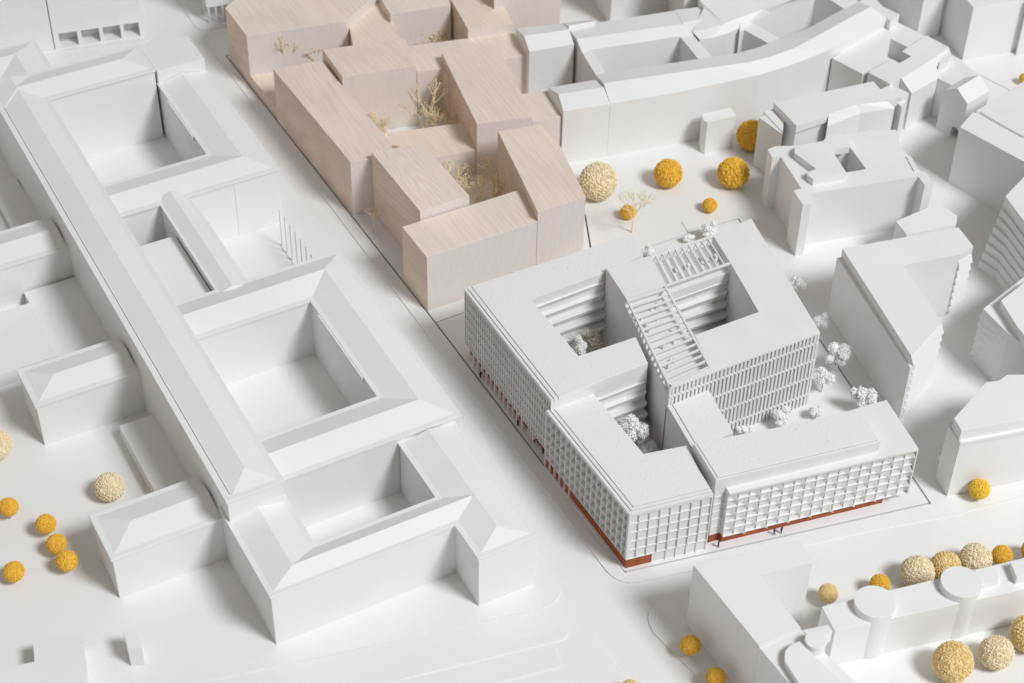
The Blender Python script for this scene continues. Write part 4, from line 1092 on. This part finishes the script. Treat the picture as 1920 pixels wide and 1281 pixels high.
def twigs(seed, h, spread, r0, levels, split=(2, 3), droop=0.0, trunks=1, knob=0.0, first=0.34, rmin=0.0):
    r = random.Random(seed)
    tr, br = B(), B()
    def grow(bd, p, d, L, rad, lev):
        n = 2
        q = p
        for i in range(n):
            d = (d + Vector((r.uniform(-1, 1), r.uniform(-1, 1), r.uniform(-0.3, 0.6))) * 0.13).normalized()
            q2 = q + d * (L / n)
            ra = rad * (1 - 0.18 * i); rb = rad * (1 - 0.18 * (i + 1))
            tube(bd, q, q2, ra, rb, 5 if lev < 2 else 4)
            q = q2
        if lev >= levels:
            if knob:
                for _ in range(3):
                    dd = (d + Vector((r.uniform(-1, 1), r.uniform(-1, 1), r.uniform(-1, 1))) * 0.9).normalized()
                    tube(br, q, q + dd * knob * r.uniform(0.6, 1.3), rad * 0.9, rad * 0.6, 4)
            return
        m = r.randint(*split)
        a0 = r.uniform(0, 6.28)
        for i in range(m):
            t = d.orthogonal().normalized(); u = d.cross(t)
            an = a0 + 6.283 * i / m + r.uniform(-0.4, 0.4)
            sp = spread * r.uniform(0.6, 1.25)
            dd = (d + (t * math.cos(an) + u * math.sin(an)) * sp + Vector((0, 0, 0.10 - droop))).normalized()
            grow(br, q, dd, L * r.uniform(0.66, 0.92), max(rad * 0.74, rmin), lev + 1)
    for k in range(trunks):
        a = r.uniform(0, 6.28)
        lean = 0.0 if trunks == 1 else 0.5
        grow(tr, Vector((0, 0, 0)), Vector((lean * math.cos(a), lean * math.sin(a), 1)).normalized(), h * first, r0, 0)
    return tr, br
def twig_tree(label, loc, seed, h, spread=0.55, r0=0.05, levels=4, mat=TWIG, knob=0.05, trunks=1, group="straw twig trees", first=0.34, sx=1.0, turn=0.0):
    t = thing("twig_tree", label, "model tree", loc, group)
    tr, br = twigs(seed, h, spread, r0, levels, knob=knob, trunks=trunks, first=first, rmin=0.026)
    me1 = tr.mesh("trunk", mat); me2 = br.mesh("branches", mat)
    # scale to the wanted height
    zz = max(v.co.z for v in me2.vertices)
    k = h / zz
    for me in (me1, me2):
        for v in me.vertices: v.co = (v.co.x * k * sx, v.co.y * k * sx, v.co.z * k)
    a = link("trunk", me1, t, (0, 0, 0), turn); c = link("branches", me2, t, (0, 0, 0), turn)
    c["kind"] = "stuff"
    return t
TW = [(5.831, 8.184), (-6.948, 7.919)]
twig_tree("tall straw twig tree at the edge of the lawn behind the gridded block", (*TW[0], 0), 29, 2.6, 0.50, 0.10, 5, first=0.6, knob=0.10, turn=2.6)
twig_tree("small straw twig tree on the pavement beside the wooden blocks", (*TW[1], 0), 5, 1.3, 0.40, 0.075, 4, first=0.5, knob=0.08)
WT = [
 ("straw twig tree in the first wooden court on the left, against the long block", [(-12.873, 20.847)][0], 0.6, 31, 2.0, 0.34, 1),
 ("straw twig tip beside the broad wooden block, left of its wall", [(-10.801, 21.160)][0], 0.5, 33, 1.25, 0.4, 1),
 ("straw twig tree in the top wooden court, left part of the pair", [(-4.865, 23.311)][0], 0.0, 35, 1.5, 0.5, 1),
 ("straw twig tree in the top wooden court, right part of the pair", [(-4.223, 23.546)][0], 0.0, 37, 1.55, 0.5, 1),
 ("tallest straw twig tree in the middle wooden court", [(-4.701, 16.076)][0], 0.1, 39, 2.3, 0.5, 1),
 ("lower straw twig tree in the middle wooden court, at the foot of the tall block", [(-4.078, 15.954)][0], 0.1, 41, 1.4, 0.6, 2),
 ("straw twig tip showing above the long narrow wooden block, upper of two", [(-7.275, 15.518)][0], 0.1, 43, 1.2, 0.35, 1),
 ("straw twig tip showing above the long narrow wooden block, lower of two", [(-6.783, 15.251)][0], 0.1, 45, 0.9, 0.5, 1),
 ("straw twig tree in the near wooden court, left behind the long-topped block", [(-3.222, 11.085)][0], 0.1, 47, 1.4, 0.5, 1),
 ("slender straw twig tree in the near wooden court, in the middle", [(-1.881, 10.425)][0], 0.1, 49, 1.25, 0.5, 1),
 ("dense straw twig tree in the near wooden court, beside the long right block", [(-1.081, 10.712)][0], 0.1, 51, 1.75, 0.5, 2),
]
for i, (label, p, z, seed, h, sp, tk) in enumerate(WT):
    twig_tree(label, (*p, z), seed, h * 1.22, sp, 0.06, 3 + (i % 2), trunks=tk + 1, first=0.40, knob=0.10)
twig_tree("off-white bare twig tree in the court of the fine gridded block", (*[(3.613, -1.681)][0], 0.06), 61, 2.0, 0.45, 0.045, 5, WTWIG, 0.03, 1, "white twig trees")
twig_tree("off-white bare twig tree in the court of the tall slatted block", (*[(9.501, 0.289)][0], 0.05), 63, 1.35, 0.5, 0.04, 4, WTWIG, 0.03, 1, "white twig trees")

# ================================================================ white foam trees
def flake_mesh(seed, lumps, n, size):
    r = random.Random(seed)
    bd = B()
    cs = [(Vector((r.uniform(-0.55, 0.55), r.uniform(-0.55, 0.55), r.uniform(-0.45, 0.5))), r.uniform(0.24, 0.46)) for _ in range(lumps)]
    for i in range(n):
        c, rr = cs[i % lumps]
        d = Vector((r.gauss(0, 1), r.gauss(0, 1), r.gauss(0, 1))).normalized()
        p = c + d * rr * (0.72 + 0.38 * r.random())
        t = (d * 0.8 + Vector((r.gauss(0, 1), r.gauss(0, 1), r.gauss(0, 1)))).normalized(); u = t.orthogonal().normalized(); w = t.cross(u)
        an = r.uniform(0, 6.28); u, w = u * math.cos(an) + w * math.sin(an), w * math.cos(an) - u * math.sin(an)
        s = size * r.uniform(0.5, 1.5)
        a, b, c2 = s * r.uniform(0.6, 1.9), s * r.uniform(0.3, 0.8), s * r.uniform(0.15, 0.45)
        o = len(bd.v)
        for q in (t * a, u * b, w * c2, -u * b * 0.7, -w * c2, -t * a * 0.7):
            bd.v.append(tuple(p + q))
        bd.f += [(o, o + 1, o + 2), (o, o + 2, o + 3), (o, o + 3, o + 4), (o, o + 4, o + 1), (o + 5, o + 2, o + 1), (o + 5, o + 3, o + 2), (o + 5, o + 4, o + 3), (o + 5, o + 1, o + 4)]
    for c, rr in cs:
        bm = bmesh.new(); bmesh.ops.create_icosphere(bm, subdivisions=2, radius=rr * 0.80)
        for v in bm.verts: v.co = v.co * r.uniform(0.82, 1.1) + c
        bm.verts.index_update(); bd.add([tuple(v.co) for v in bm.verts], [tuple(q.index for q in f.verts) for f in bm.faces]); bm.free()
    return bd.mesh("crown", FOAM)
FM = [flake_mesh(71, 16, 3400, 0.075), flake_mesh(73, 14, 3200, 0.08), flake_mesh(79, 18, 3800, 0.07)]
FOAMS = [
 ("white foam tree in the court of the fine gridded block", [(3.009, -2.195, 1.608, 0.620)], 0, (0.75, 0.75, 1.3)),
 ("large white foam tree in the court behind the corner block, upper one", [(5.306, -7.125, 1.649, 0.662)], 1, (1, 1, 1.15)),
 ("lower white foam tree in shade in the court behind the corner block", [(5.869, -7.225, 0.597, 0.507)], 2, (1, 1, 1)),
 ("small white foam tree behind the back wall of the slatted roof, left one", [(6.529, 6.150, 0.531, 0.337)], 1, (1, 1, 1)),
 ("low white foam bush at the dark joint behind the slatted roof", [(8.561, 7.467, 0.310, 0.316)], 0, (1, 1, 0.7)),
 ("white foam tree behind the slatted roof, right one", [(9.582, 7.632, 0.738, 0.447)], 2, (1, 1, 1)),
 ("white foam tree by the far right corner of the tall slatted block", [(13.445, 3.349, 1.024, 0.433)], 0, (1, 1, 1)),
 ("white foam tree just above the front right corner of the tall slatted block", [(14.247, 0.844, 1.016, 0.424)], 1, (1, 1, 1.1)),
 ("full white foam tree standing over the dark joint right of the fin facade", [(14.780, -1.583, 1.125, 0.587)], 2, (1, 1, 1)),
 ("white foam tree beside the foot of the fin facade", [(13.944, -2.984, 0.970, 0.531)], 1, (1, 1, 1)),
 ("white foam tree throwing a round shadow behind the folded block", [(15.547, -4.259, 1.086, 0.598)], 0, (1, 1, 0.95)),
 ("low white foam tree in the garden behind the folded block, left one", [(11.907, -5.233, 0.663, 0.473)], 2, (1, 1, 0.9)),
 ("low white foam bush in the garden behind the folded block, middle one", [(13.482, -4.691, 0.501, 0.358)], 1, (1, 1, 0.8)),
 ("low white foam bush at the left foot of the fin facade", [(10.263, -5.885, 0.445, 0.352)], 0, (1.2, 1, 0.6)),
]
for label, bl, k, sc in FOAMS:
    x, y, z, r = bl[0]
    t = thing("foam_tree", label, "model tree", (x, y, 0), "white foam trees")
    c = link("crown", FM[k], t, (0, 0, z))
    c.scale = (r * sc[0], r * sc[1], r * sc[2]); c.rotation_euler = (0, 0, rnd.uniform(0, 6.28))
    s = link("trunk", STM, t); s.scale = (1.0, 1.0, max(0.1, z - r * 0.3))
# small bits of greenery on the open roofs
for k, (p, s_) in enumerate((([(7.875, 0.963)][0], 0.16), ([(8.673, 1.401)][0], 0.24), ([(9.173, 1.643)][0], 0.17), ([(7.335, 0.760)][0], 0.14), ([(6.352, -1.821)][0], 0.15), ([(5.875, -3.137)][0], 0.15), ([(6.939, -4.071)][0], 0.16), ([(6.877, -5.255)][0], 0.17))):
    t = tag(link("roof_shrub", FM[k % 3], None, (*p, 3.78 + s_ * 0.8)), "tiny white foam shrub planted under the slats of the open roofs", "model shrub", "roof shrubs under the slats")
    t.scale = (s_, s_, s_); t.rotation_euler = (0, 0, k * 1.3)

# ================================================================ people, 3 to 4 mm tall
def person_mesh(seed, stride, mat):
    r = random.Random(seed)
    me = bpy.data.meshes.new("person")
    P = [(0, 0, 0.19), (0, 0, 0.245), (0, 0, 0.295), (0, 0, 0.325), (0, 0, 0.352),
         (0.02, stride * 0.4, 0.10), (0.022, stride, 0.008), (-0.02, -stride * 0.4, 0.10), (-0.022, -stride, 0.008),
         (0.045, 0, 0.288), (0.056, -stride * 0.3, 0.235), (0.052, stride * 0.2 + 0.012, 0.185), (-0.045, 0, 0.288), (-0.056, stride * 0.3, 0.235), (-0.052, -stride * 0.2 + 0.012, 0.185),
         (0.022, stride + 0.02, 0.008), (-0.022, -stride + 0.02, 0.008)]
    E = [(0, 1), (1, 2), (2, 3), (3, 4), (0, 5), (5, 6), (0, 7), (7, 8), (2, 9), (9, 10), (10, 11), (2, 12), (12, 13), (13, 14), (6, 15), (8, 16)]
    rad = [0.032, 0.033, 0.034, 0.014, 0.023, 0.021, 0.013, 0.021, 0.013, 0.015, 0.013, 0.011, 0.015, 0.013, 0.011, 0.012, 0.012]
    me.from_pydata(P, E, [])
    o = bpy.data.objects.new("person", me); COL.objects.link(o)
    md = o.modifiers.new("skin", 'SKIN'); md.use_smooth_shade = True
    for v, q in zip(me.skin_vertices[0].data, rad): v.radius = (q, q)
    me.skin_vertices[0].data[0].use_root = True
    sb = o.modifiers.new("sub", 'SUBSURF'); sb.levels = 1; sb.render_levels = 1
    dg = bpy.context.evaluated_depsgraph_get()
    out = bpy.data.meshes.new_from_object(o.evaluated_get(dg))
    bpy.data.objects.remove(o)
    out.materials.clear(); out.materials.append(mat)
    return out
PM = {'navy': [person_mesh(1, 0.012, NAVY), person_mesh(2, 0.035, NAVY)], 'blue': [person_mesh(3, 0.03, BLUE)]}
PEOPLE = [
 ("tiny dark figure standing by the first columns of the gridded block", (901,709), 'navy', 0, 0.6),
 ("tiny dark figure walking past the last column of the gridded block", (971,799), 'navy', 1, 2.2),
 ("tiny dark figure in the open passage between gridded block and corner block", (1002,830), 'navy', 0, 1.0),
 ("tiny dark figure half hidden inside the passage under the grid", (1013,815), 'navy', 1, 0.2),
 ("tiny dark figure at the left edge of the corner block's facade", (1018.5,851), 'navy', 0, 2.8),
 ("tiny dark figure on the pavement between corner block and folded block", (1346.5,1026), 'navy', 1, 1.2),
 ("tiny bright blue figure, left one of the pair before the folded block", (1451,1003), 'blue', 0, 1.9),
 ("tiny navy figure, right one of the pair before the folded block", (1464.5,1000), 'navy', 1, 0.7),
]
PPOS = [(-1.389, -2.491), (0.329, -5.511), (1.060, -6.509), (1.314, -6.012), (1.443, -7.178), (8.651, -12.338), (11.015, -11.605), (11.323, -11.509)]
for (label, px, k, v, rz), q in zip(PEOPLE, PPOS):
    o = link("person", PM[k][v % len(PM[k])], None, (*q, 0.001), rz)
    o.scale = (1.12, 1.12, 1.12)
    tag(o, label, "person", "people on the pavement")
